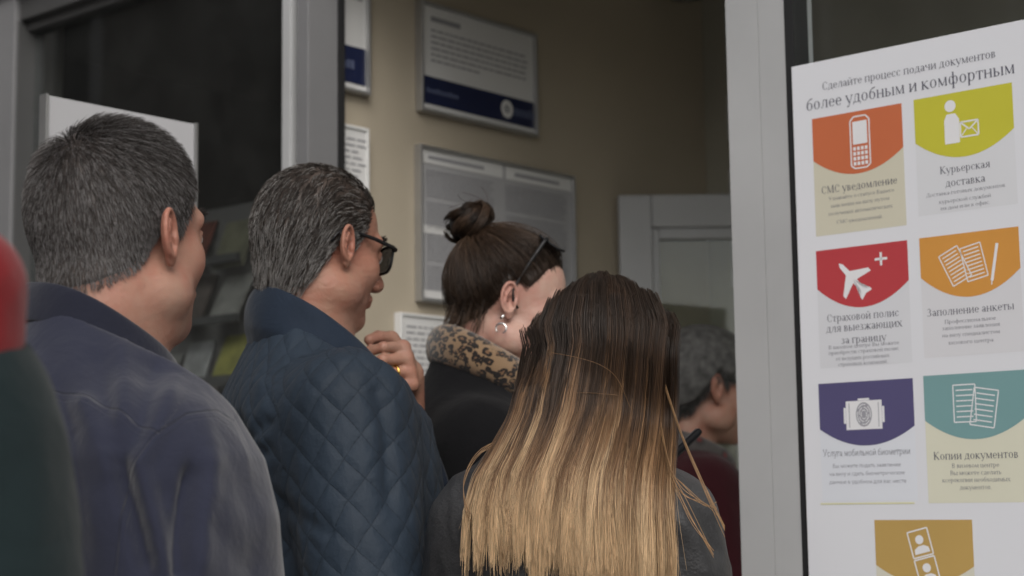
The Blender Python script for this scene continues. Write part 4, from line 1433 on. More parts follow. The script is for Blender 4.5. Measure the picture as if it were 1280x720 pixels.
def tl(px0, py0, px1, txt, sans=False, hx=None):
    """a line of text measured by the pixels of its left end and right end"""
    t0, z = PT(px0, py0)
    t1 = PT(px1, py0 - (px1 - px0) * .1)[0]
    hm = None if hx is None else hx
    return text_line(txt, t0, t1, z, sans, hm)

pmesh('heading_text', tl(1028, 113, 1246, 'Сделайте процесс подачи документов'), INK, .35)
pmesh('heading_text', tl(1008, 139, 1270, 'более удобным и комфортным'), INK, .35)

def arc_card(tl_, tr_, side, mid, n=20):
    """header: straight top and sides, bottom bulging downwards"""
    (t0, z1), t1 = PT(*tl_), PT(*tr_)[0]
    zs, zm = PT(tl_[0], side)[1], PT((tl_[0] + tr_[0]) / 2, mid)[1]
    P = [(t0, z1), (t1, z1)]
    for i in range(n + 1):
        a = 1 - 2 * i / n
        P.append(((t0 + t1) / 2 + a * (t1 - t0) / 2, zs + (zm - zs) * (1 - abs(a) ** 2.0)))
    return [P[::-1]], (t0, t1, z1, zs, zm)

def card(label, tl_, tr_, side, mid, color, body=None, body_bottom=None):
    e = empty('service_card', Vector((0, 0, 0))); e.parent = poster; e.matrix_parent_inverse = PINV
    e['label'] = label
    hd, g_ = arc_card(tl_, tr_, side, mid)
    if body is not None:
        zb = PT(tl_[0] + 4, body_bottom)[1]
        t0, t1, z1, zs, zm = g_
        pmesh('card_panel', [[(t0, zb), (t1, zb), (t1, z1 - .001), (t0, z1 - .001)]], simple('card_tint', body, .45, .02, 6), .12, e)
    pmesh('card_header', hd, simple('card_ink', color, .42, .03, 8), .24, e)
    return e, g_

def rect(x0, x1, y0, y1): return [(x0, y0), (x1, y0), (x1, y1), (x0, y1)]
def line(x0, y0, x1, y1, w):
    dx, dy = x1 - x0, y1 - y0; l = math.hypot(dx, dy); nx, ny = -dy / l * w / 2, dx / l * w / 2
    return [(x0 - nx, y0 - ny), (x1 - nx, y1 - ny), (x1 + nx, y1 + ny), (x0 + nx, y0 + ny)]
def outline(P, w):
    return [line(*P[i], *P[(i + 1) % len(P)], w) for i in range(len(P))]
def disc(cx, cy, r, n=20, ry=None): return [(cx + r * math.cos(2 * math.pi * k / n), cy + (ry or r) * math.sin(2 * math.pi * k / n)) for k in range(n)]
def ico(e, g_, polys, scale=1.0, dx=0, dz=0, mat=None):
    t0, t1, z1, zs, zm = g_
    k = (t1 - t0) * scale; cx = (t0 + t1) / 2 + dx * (t1 - t0); cz = (z1 + zm) / 2 + dz * (t1 - t0)
    pmesh('icon', [[(cx + x * k, cz + y * k) for x, y in p] for p in polys], mat or WHITE, .4, e)
def rotp(P, a, c=(0, 0)):
    ca, sa = math.cos(R(a)), math.sin(R(a))
    return [(c[0] + (x - c[0]) * ca - (y - c[1]) * sa, c[1] + (x - c[0]) * sa + (y - c[1]) * ca) for x, y in P]

# orange card: mobile phone
e, g_ = card('orange card with a mobile phone icon', (1015, 149), (1127, 131), 202, 217, (.58, .16, .07), (.64, .61, .49), 296)
ph = outline([(-.10, -.23), (-.06, -.26), (.07, -.26), (.11, -.23), (.11, .22), (.07, .26), (-.06, .26), (-.10, .22)], .014)
ph += [rect(-.075, .085, -.02, .21)] + [rect(-.075 + .043 * i, -.045 + .043 * i, -.23 + .05 * j, -.195 + .05 * j) for i in range(4) for j in range(4)]
ico(e, g_, ph, 1.0, .03, .0)
pmesh('title', tl(1027, 243, 1122, 'СМС уведомление'), INK, .35, e)
pmesh('body_text', tl(1036, 251, 1118, 'Узнавайте о статусе Вашего', hx=.004) + tl(1038, 260, 1112, 'заявления на визу путем', hx=.004) + tl(1036, 270, 1116, 'получения автоматических', hx=.004) + tl(1046, 280, 1104, 'СМС-уведомлений.', hx=.004), INK2, .35, e)
# yellow green card: courier with envelope
e, g_ = card('yellow green card with a courier and envelope icon', (1142, 125), (1265, 106), 180, 196, (.58, .55, .055), (.70, .71, .74), 271)
cr = [disc(-.09, .20, .06), [(-.16, -.18), (.0, -.18), (.0, .06), (-.04, .12), (-.13, .12), (-.16, .06)]]
env = outline([(.01, -.13), (.20, -.13), (.20, .02), (.01, .02)], .016) + [line(.01, .02, .105, -.06, .016), line(.20, .02, .105, -.06, .016), line(.01, -.13, .075, -.05, .01), line(.2, -.13, .135, -.05, .01)]
ico(e, g_, cr + env, .95, -.04, .0)
pmesh('title', tl(1175, 218, 1238, 'Курьерская') + tl(1182, 234, 1232, 'доставка'), INK, .35, e)
pmesh('body_text', tl(1158, 247, 1257, 'Доставка готовых документов', hx=.004) + tl(1174, 255, 1239, 'курьерской службой', hx=.004) + tl(1176, 263, 1238, 'на дом или в офис.', hx=.004), INK2, .35, e)
# red card: aeroplane and cross
e, g_ = card('red card with an aeroplane and plus sign icon', (1020, 314), (1134, 299), 362, 384, (.50, .06, .07), (.69, .70, .735), 461)
pl_ = [(0, .24), (.025, .20), (.03, .09), (.20, -.04), (.20, -.085), (.03, -.03), (.022, -.15), (.075, -.20), (.075, -.23), (0, -.21), (-.075, -.23), (-.075, -.20), (-.022, -.15), (-.03, -.03), (-.20, -.085), (-.20, -.04), (-.03, .09), (-.025, .20)]
pl_ = rotp(pl_, 42)
ctr = (0, 0)
ap = [[ctr, pl_[i], pl_[(i + 1) % len(pl_)]] for i in range(len(pl_))]
ico(e, g_, [[(x - .10, y - .02) for x, y in p] for p in ap] + [rect(.155, .295, .145, .17), rect(.212, .238, .09, .225)], .95, 0, 0)
pmesh('title', tl(1034, 403, 1124, 'Страховой полис') + tl(1033, 416, 1128, 'для выезжающих') + tl(1052, 430, 1108, 'за границу'), INK, .35, e)
pmesh('body_text', tl(1036, 437, 1124, 'В визовом центре Вы можете', hx=.004) + tl(1036, 444, 1124, 'приобрести страховой полис', hx=.004) + tl(1045, 451, 1112, 'от ведущих российских', hx=.004) + tl(1048, 458, 1110, 'страховых компаний.', hx=.004), INK2, .35, e)
# amber card: forms and pen
e, g_ = card('amber card with two forms and a pen icon', (1149, 298), (1273, 282), 348, 371, (.66, .31, .07), (.70, .70, .73), 448)
def sheet_icon(cx, cy, w_, h_, rot, nl=8, lw=.012):
    P = [(cx - w_ / 2, cy - h_ / 2), (cx + w_ / 2, cy - h_ / 2), (cx + w_ / 2, cy + h_ / 2), (cx - w_ / 2, cy + h_ / 2)]
    q = outline(P, lw) + [rect(cx - w_ * .38, cx + w_ * .38, cy + h_ / 2 - h_ * (k + 1) / (nl + 1) - lw / 2, cy + h_ / 2 - h_ * (k + 1) / (nl + 1) + lw / 2) for k in range(nl)]
    return [rotp(p, rot, (cx, cy)) for p in q]
ico(e, g_, sheet_icon(-.15, 0, .22, .34, 25) + sheet_icon(.05, .02, .22, .34, 12) + [line(.23, -.18, .30, .18, .03), line(.225, -.22, .23, -.18, .012)], .95)
pmesh('title', tl(1159, 396, 1268, 'Заполнение анкеты'), INK, .35, e)
pmesh('body_text', tl(1181, 405, 1245, 'Профессиональное', hx=.004) + tl(1178, 413, 1250, 'заполнение заявления', hx=.004) + tl(1178, 422, 1250, 'на визу специалистом', hx=.004) + tl(1186, 431, 1242, 'визового центра', hx=.004), INK2, .35, e)
# purple card: fingerprint reader
e, g_ = card('purple card with a fingerprint reader icon', (1023, 480), (1141, 473), 537, 557, (.10, .09, .20), (.72, .745, .80), 627)
rd = [[(-.19, -.14), (.19, -.14), (.19, .13), (-.19, .13)], rect(-.215, -.192, -.08, .07), rect(.192, .215, -.08, .07), rect(-.06, .06, .132, .152)]
ico(e, g_, rd, 1.0, -.02, -.01)
GREYI = simple('grey_icon_ink', (.34, .34, .38), .5)
fp = [disc(0, 0, .085, 24, .115)]
t0, t1, z1, zs, zm = g_
kk = t1 - t0; cx_, cz_ = (t0 + t1) / 2 - .02 * kk, (z1 + zm) / 2 - .01 * kk
pmesh('fingerprint', [[(cx_ + x * kk, cz_ + y * kk) for x, y in p] for p in fp + [line(-.155, -.12, -.155, .11, .008), line(.155, -.12, .155, .11, .008)]], GREYI, .5, e)
rings = []
for r_ in (.07, .05, .03): 
    for k in range(20):
        if (k + int(r_ * 100)) % 5: rings.append(line(r_ * math.cos(k * .314), r_ * 1.35 * math.sin(k * .314), r_ * math.cos(k * .314 + .314), r_ * 1.35 * math.sin(k * .314 + .314), .008))
pmesh('fingerprint_ridge', [[(cx_ + x * kk, cz_ + y * kk) for x, y in p] for p in rings], WHITE, .6, e)
pmesh('title', tl(1029, 571, 1138, 'Услуга мобильной биометрии', True, .0075), INK, .35, e)
pmesh('body_text', tl(1041, 585, 1126, 'Вы можете подать заявление', True, .0042) + tl(1037, 595, 1131, 'на визу и сдать биометрические', True, .0042) + tl(1037, 605, 1133, 'данные в удобном для вас месте', True, .0042), INK2, .35, e)
t0, t1 = PT(1026, 627)[0], PT(1143, 620)[0]; zz = PT(1026, 630)[1]
pmesh('yellow_line', [rect(t0, t1, zz - .001, zz + .0012)], simple('pale_yellow_ink', (.7, .68, .42), .5), .36, e)
# teal card: two documents
e, g_ = card('teal card with two document sheets icon', (1154, 470), (1281, 464), 526, 549, (.20, .36, .37), (.71, .70, .57), 629)
ico(e, g_, sheet_icon(-.10, .03, .23, .36, 0, 6) + sheet_icon(.10, -.02, .25, .36, -10, 6), .95)
pmesh('title', tl(1167, 575, 1273, 'Копии документов'), INK, .35, e)
pmesh('body_text', tl(1190, 585, 1249, 'В визовом центре', hx=.0045) + tl(1188, 594, 1252, 'Вы можете сделать', hx=.0045) + tl(1178, 603, 1263, 'ксерокопии необходимых', hx=.0045) + tl(1200, 612, 1240, 'документов.', hx=.0045), INK2, .35, e)
# gold card: strip of portraits
e, g_ = card('gold card with a strip of portrait photos icon', (1093, 650), (1215, 648), 706, 730, (.52, .345, .115), (.70, .68, .58), 790)
pp = []
for cy in (.13, -.15):
    q = outline([(-.11, cy - .13), (.11, cy - .13), (.11, cy + .13), (-.11, cy + .13)], .014)
    q += [disc(0, cy + .035, .045, 16), [(-.085, cy - .10), (.085, cy - .10), (.075, cy - .05), (.03, cy - .025), (-.03, cy - .025), (-.075, cy - .05)]]
    pp += q
ico(e, g_, [rotp(p, 14) for p in pp], .95, .0, -.04)
# ------------------------------------------------------------------ the queue
SK1 = skin('skin_fair_ruddy', (.43, .255, .19), (.40, .145, .10), .48, .15)
SK2 = skin('skin_tanned', (.36, .20, .14), (.34, .12, .08), .48, .3)
SK3 = skin('skin_pale', (.46, .30, .24), (.42, .18, .14), .45)
UP = np.array([0, 0, 1.0])
nrm = lambda v: v / (np.linalg.norm(v, axis=-1, keepdims=True) + 1e-9)

# ---- man with short grey hair in a navy jacket -------------------------------------------------
m1 = Person('man with cropped grey hair in a plain navy jacket, seen from behind', at(153, 291, 1.76), 60, 0.0, True, yaw=-27, pitch=-2, hs=.93, hy=.008, jowl=1, drop=.01, girth=1.04, shoulders=.97)
arms1 = [[(.168, -.012, 1.372), (.222, -.02, 1.13), (.19, .12, .95)], [(-.190, -.012, 1.372), (-.262, -.02, 1.13), (-.19, .12, .95)]]
m1.body(arms1, SK1, .25, hands=[lambda S: hand(S, m1.SJ((.19, .12, .95)), (-.3, .6, -.7), (.3, .8, .5), (-1, 0, .2), [(20, 20, 10)] * 4), lambda S: hand(S, m1.SJ((-.19, .12, .95)), (.3, .6, -.7), (-.3, .8, .5), (1, 0, .2), [(20, 20, 10)] * 4)])
m1.legs(M['trousers'], M['shoe'])
NAVY = cloth('navy_jacket_cloth', (.033, .036, .058), .88, .12, 1400, .2, .25, True)
f1 = [([(146, 560), (158, 610), (172, 660), (190, 725)], -.020, 11), ([(166, 555), (180, 610), (195, 670), (212, 730)], .012, 14), ([(244, 575), (232, 630), (226, 690), (226, 730)], -.022, 10), ([(262, 560), (252, 630), (247, 730)], .010, 15),
      ([(100, 490), (126, 545), (146, 600)], .009, 15), ([(200, 440), (178, 510), (158, 575)], -.008, 14), ([(222, 470), (200, 525), (178, 575)], .008, 12), ([(118, 430), (130, 500), (136, 570)], -.007, 15), ([(150, 420), (155, 480), (150, 540)], .006, 13),
      ([(300, 590), (310, 650), (318, 725)], -.006, 12), ([(258, 610), (290, 640), (322, 680)], .006, 14), ([(256, 650), (285, 680), (315, 722)], -.006, 11), ([(62, 470), (82, 540), (92, 620), (100, 720)], -.008, 15), ([(44, 440), (60, 520), (70, 620)], .006, 14), ([(205, 600), (212, 660), (214, 728)], -.006, 8), ([(268, 530), (285, 560), (298, 600)], -.005, 10)]
f1 = [(l, a_ * (.3 if min(p[0] for p in l) > 250 else .8), w_ * 1.08) for l, a_, w_ in f1]
j1 = m1.jacket(NAVY, arms1, rad=(.072, .066, .06), g=1.08, fz=(1.14, 1.56), neck=(1.538, .095, .085), folds=f1, wr=.0022, seams=[[(144, 725), (150, 650), (160, 592), (190, 548), (232, 518), (270, 514), (292, 528)], [(10, 470), (50, 482), (90, 492), (130, 505), (160, 520), (200, 545)]])
m1.collar('collar', NAVY, j1, [(-.004, -.03), (-.002, .028), (.000, .031), (.004, .034), (.008, .031), (.015, .013), (.022, -.006), (.020, -.009), (.016, -.008), (.009, .010), (.005, .015), (.003, -.03)], .078, .074, 1.533, yc=-.012, drop=.095, th=(-158, 158), n=60)
HM1 = hairmat('cropped_grey_brown_hair', (.026, .022, .020), (.058, .050, .046), (.22, .21, .21), .12, .55)
line1 = mask_by_line([-90, -60, -35, -18, -6, 4, 14, 22, 40, 60, 90], [-.080, -.073, -.058, -.040, -.012, .018, .000, -.012, .045, .062, .072])
wh1 = np.array([-.012, -.062, .094])
def flow1(h):
    f = h - wh1; f = nrm(f)
    side = np.clip((.075 - h[:, 2]) / .06, 0, 1)[:, None]
    return f * (1 - side * .55) + np.array([0, .25, -1.0]) * side * .7
g1 = lambda h: np.clip((.075 - h[:, 2]) / .10, 0, 1) * .32 + .10
k1 = lambda h: np.clip(np.linalg.norm(h - wh1, axis=1) / .022, .25, 1)
short_hair(m1, HM1, line1, 34000, lambda h: .009 + .010 * np.clip((h[:, 2] + .02) / .1, 0, 1) + .009 * np.clip((h[:, 2] - .07) / .04, 0, 1), flow1, lambda h: .42 + .25 * np.clip(h[:, 2] / .1, 0, 1) + .06 * np.clip((h[:, 2] - .07) / .04, 0, 1), .00028, 4, jitter=.35, grey=g1, keep=k1, base_lift=.0032, locks=3200, clump=.3, basemat=hairmat('scalp_under_grey_hair', (.10, .082, .074), (.10, .082, .074)))
brows(m1, HM1)

# ---- man with glasses in a quilted jacket --------------------------------------------------------
m2 = Person('man in dark glasses and a blue quilted jacket with his fist at his chin', at(402, 307, 2.47), 72, 0.0, True, yaw=-24, pitch=10, hs=.96, hy=-.010, girth=.94, shoulders=1.0)
fist = m2.L(np.array(at(492, 446, 2.52)))
s2 = m2.s
wr2 = (fist + m2.Rz.T @ np.array([.012, .085, -.022])) / s2
arms2 = [[(.190, -.012, 1.385), (.255, .0, 1.12), (.24, .14, .93)], [(-.185, -.012, 1.385), (-.215, .16, 1.18), tuple(wr2)]]
D2, S2, N2 = (m2.Rz.T @ np.array(v) for v in ([.10, -1.0, .12], [-.22, .10, 1.0], [-1.0, -.05, -.18]))
m2tips = []
def h2(S): m2tips.extend(hand(S, wr2 * s2, D2, S2, N2, [(48, 70, 40), (52, 74, 42), (55, 76, 42), (58, 78, 42)], .95, (.55, .4)))
fb = [tuple(np.concatenate([[fist[d] - .11, fist[d] + .11] for d in range(3)])) + (.0028,)]
m2.body(arms2, SK2, .35, hands=[h2, lambda S: hand(S, m2.SJ((.24, .14, .93)), (0, .5, -.85), (-.2, .85, .5), (-1, 0, 0), [(25, 30, 20)] * 4)], fine_boxes=fb)
m2.legs(M['trousers'], M['shoe'])
QM = quilt_mat('blue_quilted_nylon', (.023, .034, .050), .041)
def quilt2(p, V):
    s = p.s
    A = np.array(arms2[0]) * s
    def arm_uv(A):
        best = np.full(len(V), 9.0); u = np.zeros(len(V)); v = np.zeros(len(V)); acc = 0
        for i in range(2):
            a, b = A[i], A[i + 1]; ab = b - a; L = np.linalg.norm(ab); t = ab / L
            q = np.clip(((V - a) @ t), -.12 if i == 0 else 0, L if i == 0 else L)
            r = V - a - q[:, None] * t; d = np.linalg.norm(r, axis=1)
            e1 = np.array([1.0, 0, 0]) - t * t[0]; e1 /= np.linalg.norm(e1); e2 = np.cross(t, e1)
            m = d < best
            u = np.where(m, np.arctan2(r @ e2, r @ e1) * .078, u); v = np.where(m, acc + q, v); best = np.where(m, d, best); acc += L
        return best, u, v
    bR, uR, vR = arm_uv(A); bL, uL, vL = arm_uv(np.array(arms2[1]) * s)
    ut = np.arctan2(V[:, 0], -V[:, 1]) * .19; vt = V[:, 2]
    isR = (bR < .095) & (V[:, 0] > .14 * s); isL = (bL < .095) & (V[:, 0] < -.14 * s)
    u = np.where(isR, uR, np.where(isL, uL, ut)); v = np.where(isR, vR, np.where(isL, vL, vt))
    u = u + .007 * vnoise(V, 7, 3) + .003 * vnoise(V, 19, 5); v = v + .009 * vnoise(V, 6, 8) + .003 * vnoise(V, 21, 6)
    P = .041 * 1.4142
    def fam(sg):
        q = (v + sg * 1.25 * u) / P
        return (.5 - np.abs(q - np.floor(q) - .5)) * .041
    d = np.minimum(fam(1), fam(-1))
    puff = .0019 * np.sqrt(np.clip(d / .013, 0, 1)) - .001
    return np.stack([u, v], 1), puff
f2 = [([(290, 560), (318, 545), (340, 520)], -.008, 9), ([(296, 600), (318, 575), (335, 560)], -.007, 8), ([(288, 510), (300, 560), (312, 640)], -.014, 12), ([(312, 640), (318, 690), (322, 730)], -.010, 10), ([(335, 470), (330, 520), (325, 560)], .006, 14),
      ([(290, 450), (284, 500), (286, 540)], -.005, 9), ([(345, 620), (380, 650), (420, 670)], -.004, 9), ([(470, 470), (484, 540), (490, 640)], -.010, 12)]
arms2j = [arms2[0], [arms2[1][0], arms2[1][1], tuple(np.array(arms2[1][1]) + .55 * (np.array(arms2[1][2]) - np.array(arms2[1][1])))]]
j2 = m2.jacket(QM, arms2j, rad=(.086, .076, .056), g=1.12, extra=.014, fz=(1.10, 1.56), neck=(1.530, .125, .090), folds=f2, wr=.003, quilt=quilt2, seed=4)
LIN = cloth('dark_collar_lining', (.012, .014, .020), .8, .15)
cl2 = m2.collar('collar', cloth('blue_collar_nylon', (.020, .029, .046), .62, .2, 900, .2, .1), j2, [(.004, -.045), (.005, .020), (.008, .048), (.013, .053), (.019, .048), (.027, .020), (.031, -.006), (.028, -.014), (.022, -.045)], .084, .080, 1.520, yc=-.010, drop=.125, th=(-158, 152), n=60, wob=.006, seed=8)
m2.collar('collar_lining', LIN, j2, [(-.004, -.05), (-.003, .02), (.000, .045), (.005, .048), (.0055, .02), (.004, -.05)], .084, .080, 1.520, yc=-.010, drop=.125, th=(-162, 156), n=50, wob=.003, seed=9)
# front edge of the open jacket
def front_strip(p, name, mat, par, path, w, th, fwd=(0, 1, 0)):
    P = np.array(path) * p.s; n = len(P)
    Lp = []
    for t in np.linspace(0, n - 1, 30):
        i = min(int(t), n - 2); f = t - i
        p0, p1, p2, p3 = P[max(i - 1, 0)], P[i], P[i + 1], P[min(i + 2, n - 1)]
        Lp.append(.5 * ((2 * p1) + (-p0 + p2) * f + (2 * p0 - 5 * p1 + 4 * p2 - p3) * f * f + (-p0 + 3 * p1 - 3 * p2 + p3) * f ** 3))
    Lp = np.array(Lp); T = nrm(np.gradient(Lp, axis=0)); S = nrm(np.cross(T, np.array(fwd, float))); Nn = np.cross(S, T)
    V = []; F = []
    prof = [(-w, -th), (-w, th), (0, th * 1.5), (w, th), (w, -th), (0, -th * 1.2)]
    for i in range(30):
        jw = 1 + .1 * math.sin(i * 1.7)
        for a, b in prof: V.append(Lp[i] + S[i] * a * jw + Nn[i] * b)
    for i in range(29):
        for k in range(6):
            a, b = i * 6 + k, i * 6 + (k + 1) % 6
            F.append((a, b, b + 6, a + 6))
    F += [tuple(range(6)), tuple(29 * 6 + k for k in reversed(range(6)))]
    me = bpy.data.meshes.new(name); me.from_pydata([tuple(v) for v in V], [], F); me.polygons.foreach_set('use_smooth', [True] * len(F)); me.update()
    o = link_mesh(name, me, mat, par); sb = o.modifiers.new('subdivision', 'SUBSURF'); sb.levels = 1; sb.render_levels = 2
    return o
HM2 = hairmat('thinning_dark_grey_hair', (.020, .016, .014), (.055, .044, .037), (.26, .25, .24), .10, .4)
line2 = mask_by_line([-90, -60, -35, -20, -8, 2, 12, 20, 40, 60, 90], [-.100, -.098, -.082, -.050, -.018, .012, .000, -.015, .052, .078, .088])
def flow2(h):
    f = np.zeros_like(h); f[:, 1] = -1; f[:, 2] = -.25
    back = np.clip((-.02 - h[:, 1]) / .05, 0, 1); f[:, 2] -= back * 2.2; f[:, 0] += np.sign(h[:, 0]) * .15
    low = np.clip((.05 - h[:, 2]) / .06, 0, 1); f[:, 2] -= low * .9
    return f
def k2(h):
    e = lambda c, r: np.exp(-(((h - np.array(c)) / np.array(r)) ** 2).sum(1))
    return np.clip(1 - .58 * e((.050, -.020, .080), (.020, .050, .022)) - .35 * e((.0, -.05, .11), (.04, .04, .04)) - .3 * e((.055, .05, .075), (.03, .03, .025)), .10, 1)
g2 = lambda h: np.clip((.05 - h[:, 2]) / .08, 0, 1) * .34 + .05
short_hair(m2, HM2, line2, 9500, lambda h: .024 + .014 * np.clip(-h[:, 1] / .08, 0, 1) * np.clip((.02 - h[:, 2]) / .05, 0, 1), flow2, .30, .00046, 7, grey=g2, curl=.22, press=.004, keep=k2, base_lift=.0036, locks=700, clump=.6, jitter=.5, basemat=hairmat('scalp_under_dark_hair', (.080, .060, .050), (.080, .060, .050)))
brows(m2, HM2)
def glasses(p, name, up=0.0, fwd=0.0, tilt=0.0, lens_w=.054, lens_h=.040, temple_to=(-.012, .006), big=1.0):
    """spectacles built in the head frame, hinged about the ears by tilt degrees"""
    g = empty(name); g.parent = p.root
    Rt = rot3(tilt, 0, 0); pv = np.array([0, -.012, .012])
    T = lambda q: p.HL(pv + Rt @ (np.array(q, float) + np.array([0, fwd, up]) - pv))
    for sx in (1, -1):
        rim = []; n = 28
        for k in range(n):
            a = 2 * math.pi * k / n; ca, sa = math.cos(a), math.sin(a)
            ex = .62
            x = sx * (.0345 * big + lens_w / 2 * math.copysign(abs(ca) ** ex, ca) * (1 + .05 * sa)); z = -.006 + lens_h / 2 * math.copysign(abs(sa) ** ex, sa)
            y = .1065 - .35 * (abs(x) / .06) ** 2 * .03
            rim.append(T((x, y, z)))
        rim = np.array(rim)
        tube('rim', np.concatenate([rim, rim[:2]]), .0021, M['black_plastic'], g, 8)
        mb = MB(); c = rim.mean(0); f = p.Rh @ Rt @ np.array([0, .001, 0])
        for k in range(n):
            a, b = rim[k], rim[(k + 1) % n]
            mb.poly([c + f, a + f, b + f]); mb.poly([c - f, b - f, a - f])
        mb.build('lens', M['lens'], g, smooth=True)
        hx = sx * (.0345 * big + lens_w / 2 + .002)
        pts = [(hx, .0985, .006), (hx + sx * .004, .090, .0075), (sx * .0755, .05, .0085), (sx * .0795, .01, .008), (sx * .0815, -.012, .007), (sx * .081, -.026, -.004), (sx * .0795, -.033, -.018)]
        V = [T(q) for q in pts]
        tube('temple', V, [.0036, .0034, .003, .0028, .0024, .0022, .002], M['black_plastic'], g, 8)
    tube('bridge', [T((-.011, .1065, .002)), (T((0, .109, .006))), T((.011, .1065, .002))], .002, M['black_plastic'], g, 8)
    return g
front_strip(m2, 'placket', cloth('blue_placket', (.014, .019, .031), .62, .2, 900, .2, .1), j2, [(.02, .075, 1.44), (.025, .118, 1.38), (.028, .155, 1.30), (.03, .165, 1.2), (.03, .165, 1.0), (.03, .16, .80)], .026, .007)
front_strip(m2, 'pocket_flap', cloth('blue_pocket_flap', (.014, .019, .031), .62, .2, 900, .2, .1), j2, [(.19, .085, 1.235), (.14, .130, 1.225), (.09, .155, 1.22)], .006, .02)
glasses(m2, 'glasses', up=.004, fwd=-.005, lens_w=.052, lens_h=.042)
rg = m2tips[2][0] + (m2tips[2][1] - m2tips[2][0]) * .62
ax_ = nrm(m2tips[2][1] - m2tips[2][0]); e1 = nrm(np.cross(ax_, UP)); e2 = np.cross(ax_, e1)
tube('ring', [rg + .0094 * (math.cos(a) * e1 + math.sin(a) * e2) for a in np.linspace(0, 2 * math.pi, 22)], .0022, M['gold'], m2.root, 8)

# ---- woman with the bun ---------------------------------------------------------------------------
w1 = Person('woman with a brown hair bun and leopard collar on a black coat', at(640, 375, 2.75), 84, STEP, False, yaw=0, pitch=17, hs=.93, hy=.06, girth=1.02, shoulders=1.0)
armsw1 = [[(.158, -.01, 1.375), (.225, .02, 1.13), (.18, .20, 1.02)], [(-.158, -.01, 1.375), (-.225, .02, 1.13), (-.18, .20, 1.02)]]
w1.body(armsw1, SK3, 0, hands=[lambda S: hand(S, w1.SJ((.18, .20, 1.02)), (-.4, .8, .1), (-.3, 0, .9), (-.8, -.4, 0), [(30, 40, 20)] * 4), lambda S: hand(S, w1.SJ((-.18, .20, 1.02)), (.4, .8, .1), (.3, 0, .9), (.8, -.4, 0), [(30, 40, 20)] * 4)])
w1.legs(M['trousers'], M['shoe'])
BLK = cloth('black_wool_coat', (.009, .009, .010), .92, .2, 500, .35, .05)
jw1 = w1.jacket(BLK, armsw1, rad=(.080, .072, .06), g=1.12, extra=.012, fz=(1.2, 1.54), fine=.006, neck=(1.540, .08, .07), wr=.003, seed=7)
LEO = leopard_mat('leopard_fur')
w1.collar('fur_collar', LEO, jw1, [(-.012, -.03), (-.014, .012), (-.006, .034), (.012, .042), (.032, .034), (.044, .010), (.046, -.018), (.034, -.034), (.012, -.04)], .064, .062, 1.552, yc=.018, drop=.080, th=(-165, 165), n=60, wob=.006, seed=12)
HW1 = hairmat('dark_brown_hair', (.024, .015, .010), (.085, .052, .033), None, 0, .38, .5, .8)
linew1 = mask_by_line([-90, -60, -35, -20, -8, 2, 12, 22, 40, 60, 90], [-.082, -.074, -.058, -.036, -.012, .020, .018, .012, .052, .070, .078])
bunc = np.array([.0, -.092, .088])
def updo(p, mat, line, count, target, S=14, rad=.00042, lift0=.004):
    D = fib_dirs(int(count * 2.2)) @ p.Rh.T; D = D[rng.permutation(len(D))]
    P0 = hit_out(p.scalp, p.HL((0, -.015, 0)), D, .2); h = p.LH(P0)
    m = h[:, 2] - line(h) + rng.normal(0, .002, len(h)) > 0; P0 = P0[m][:count]
    tg = p.HL(target); n = len(P0); Pt = np.zeros((n, S, 3)); Pt[:, 0] = P0; q = P0.copy()
    lf = rng.uniform(.002, .007, n)
    loose = rng.random(n) < .10
    tot = np.linalg.norm(tg - P0, axis=1) * 1.18
    for k in range(1, S):
        d = tg - q + rng.normal(0, .004, q.shape); L_ = np.linalg.norm(d, axis=1)
        d /= L_[:, None] + 1e-9
        q = q + d * np.minimum(tot / (S - 1), L_ * .95)[:, None]
        for _ in range(2):
            sd = p.scalp.pts(q); N = p.scalp.normal(q)
            want = lf * min(1, k / 2.5) * np.where(loose, 2.4, 1)
            near = np.clip(np.linalg.norm(q - tg, axis=1) / .03, 0, 1)
            corr = np.where(sd < want, want - sd, (want - sd) * .6 * near)
            q = q + N * corr[:, None]
        Pt[:, k] = q
    o = strands('hair', Pt, rad * rng.uniform(.7, 1.3, n)[:, None] * np.linspace(1, .7, S)[None], mat, p.root, rng.random(n), {'greyshare': np.zeros(n)})
    V, F = scalp_cap(p, None, line, o, .004)
    np_mesh('hair_base', V, F, mat, o, True, {'t': np.full(len(V), .1), 'rnd': rng.random(len(V)) * .3 + .3, 'greyshare': np.zeros(len(V))})
    return o
hw1 = updo(w1, HW1, linew1, 9000, bunc)
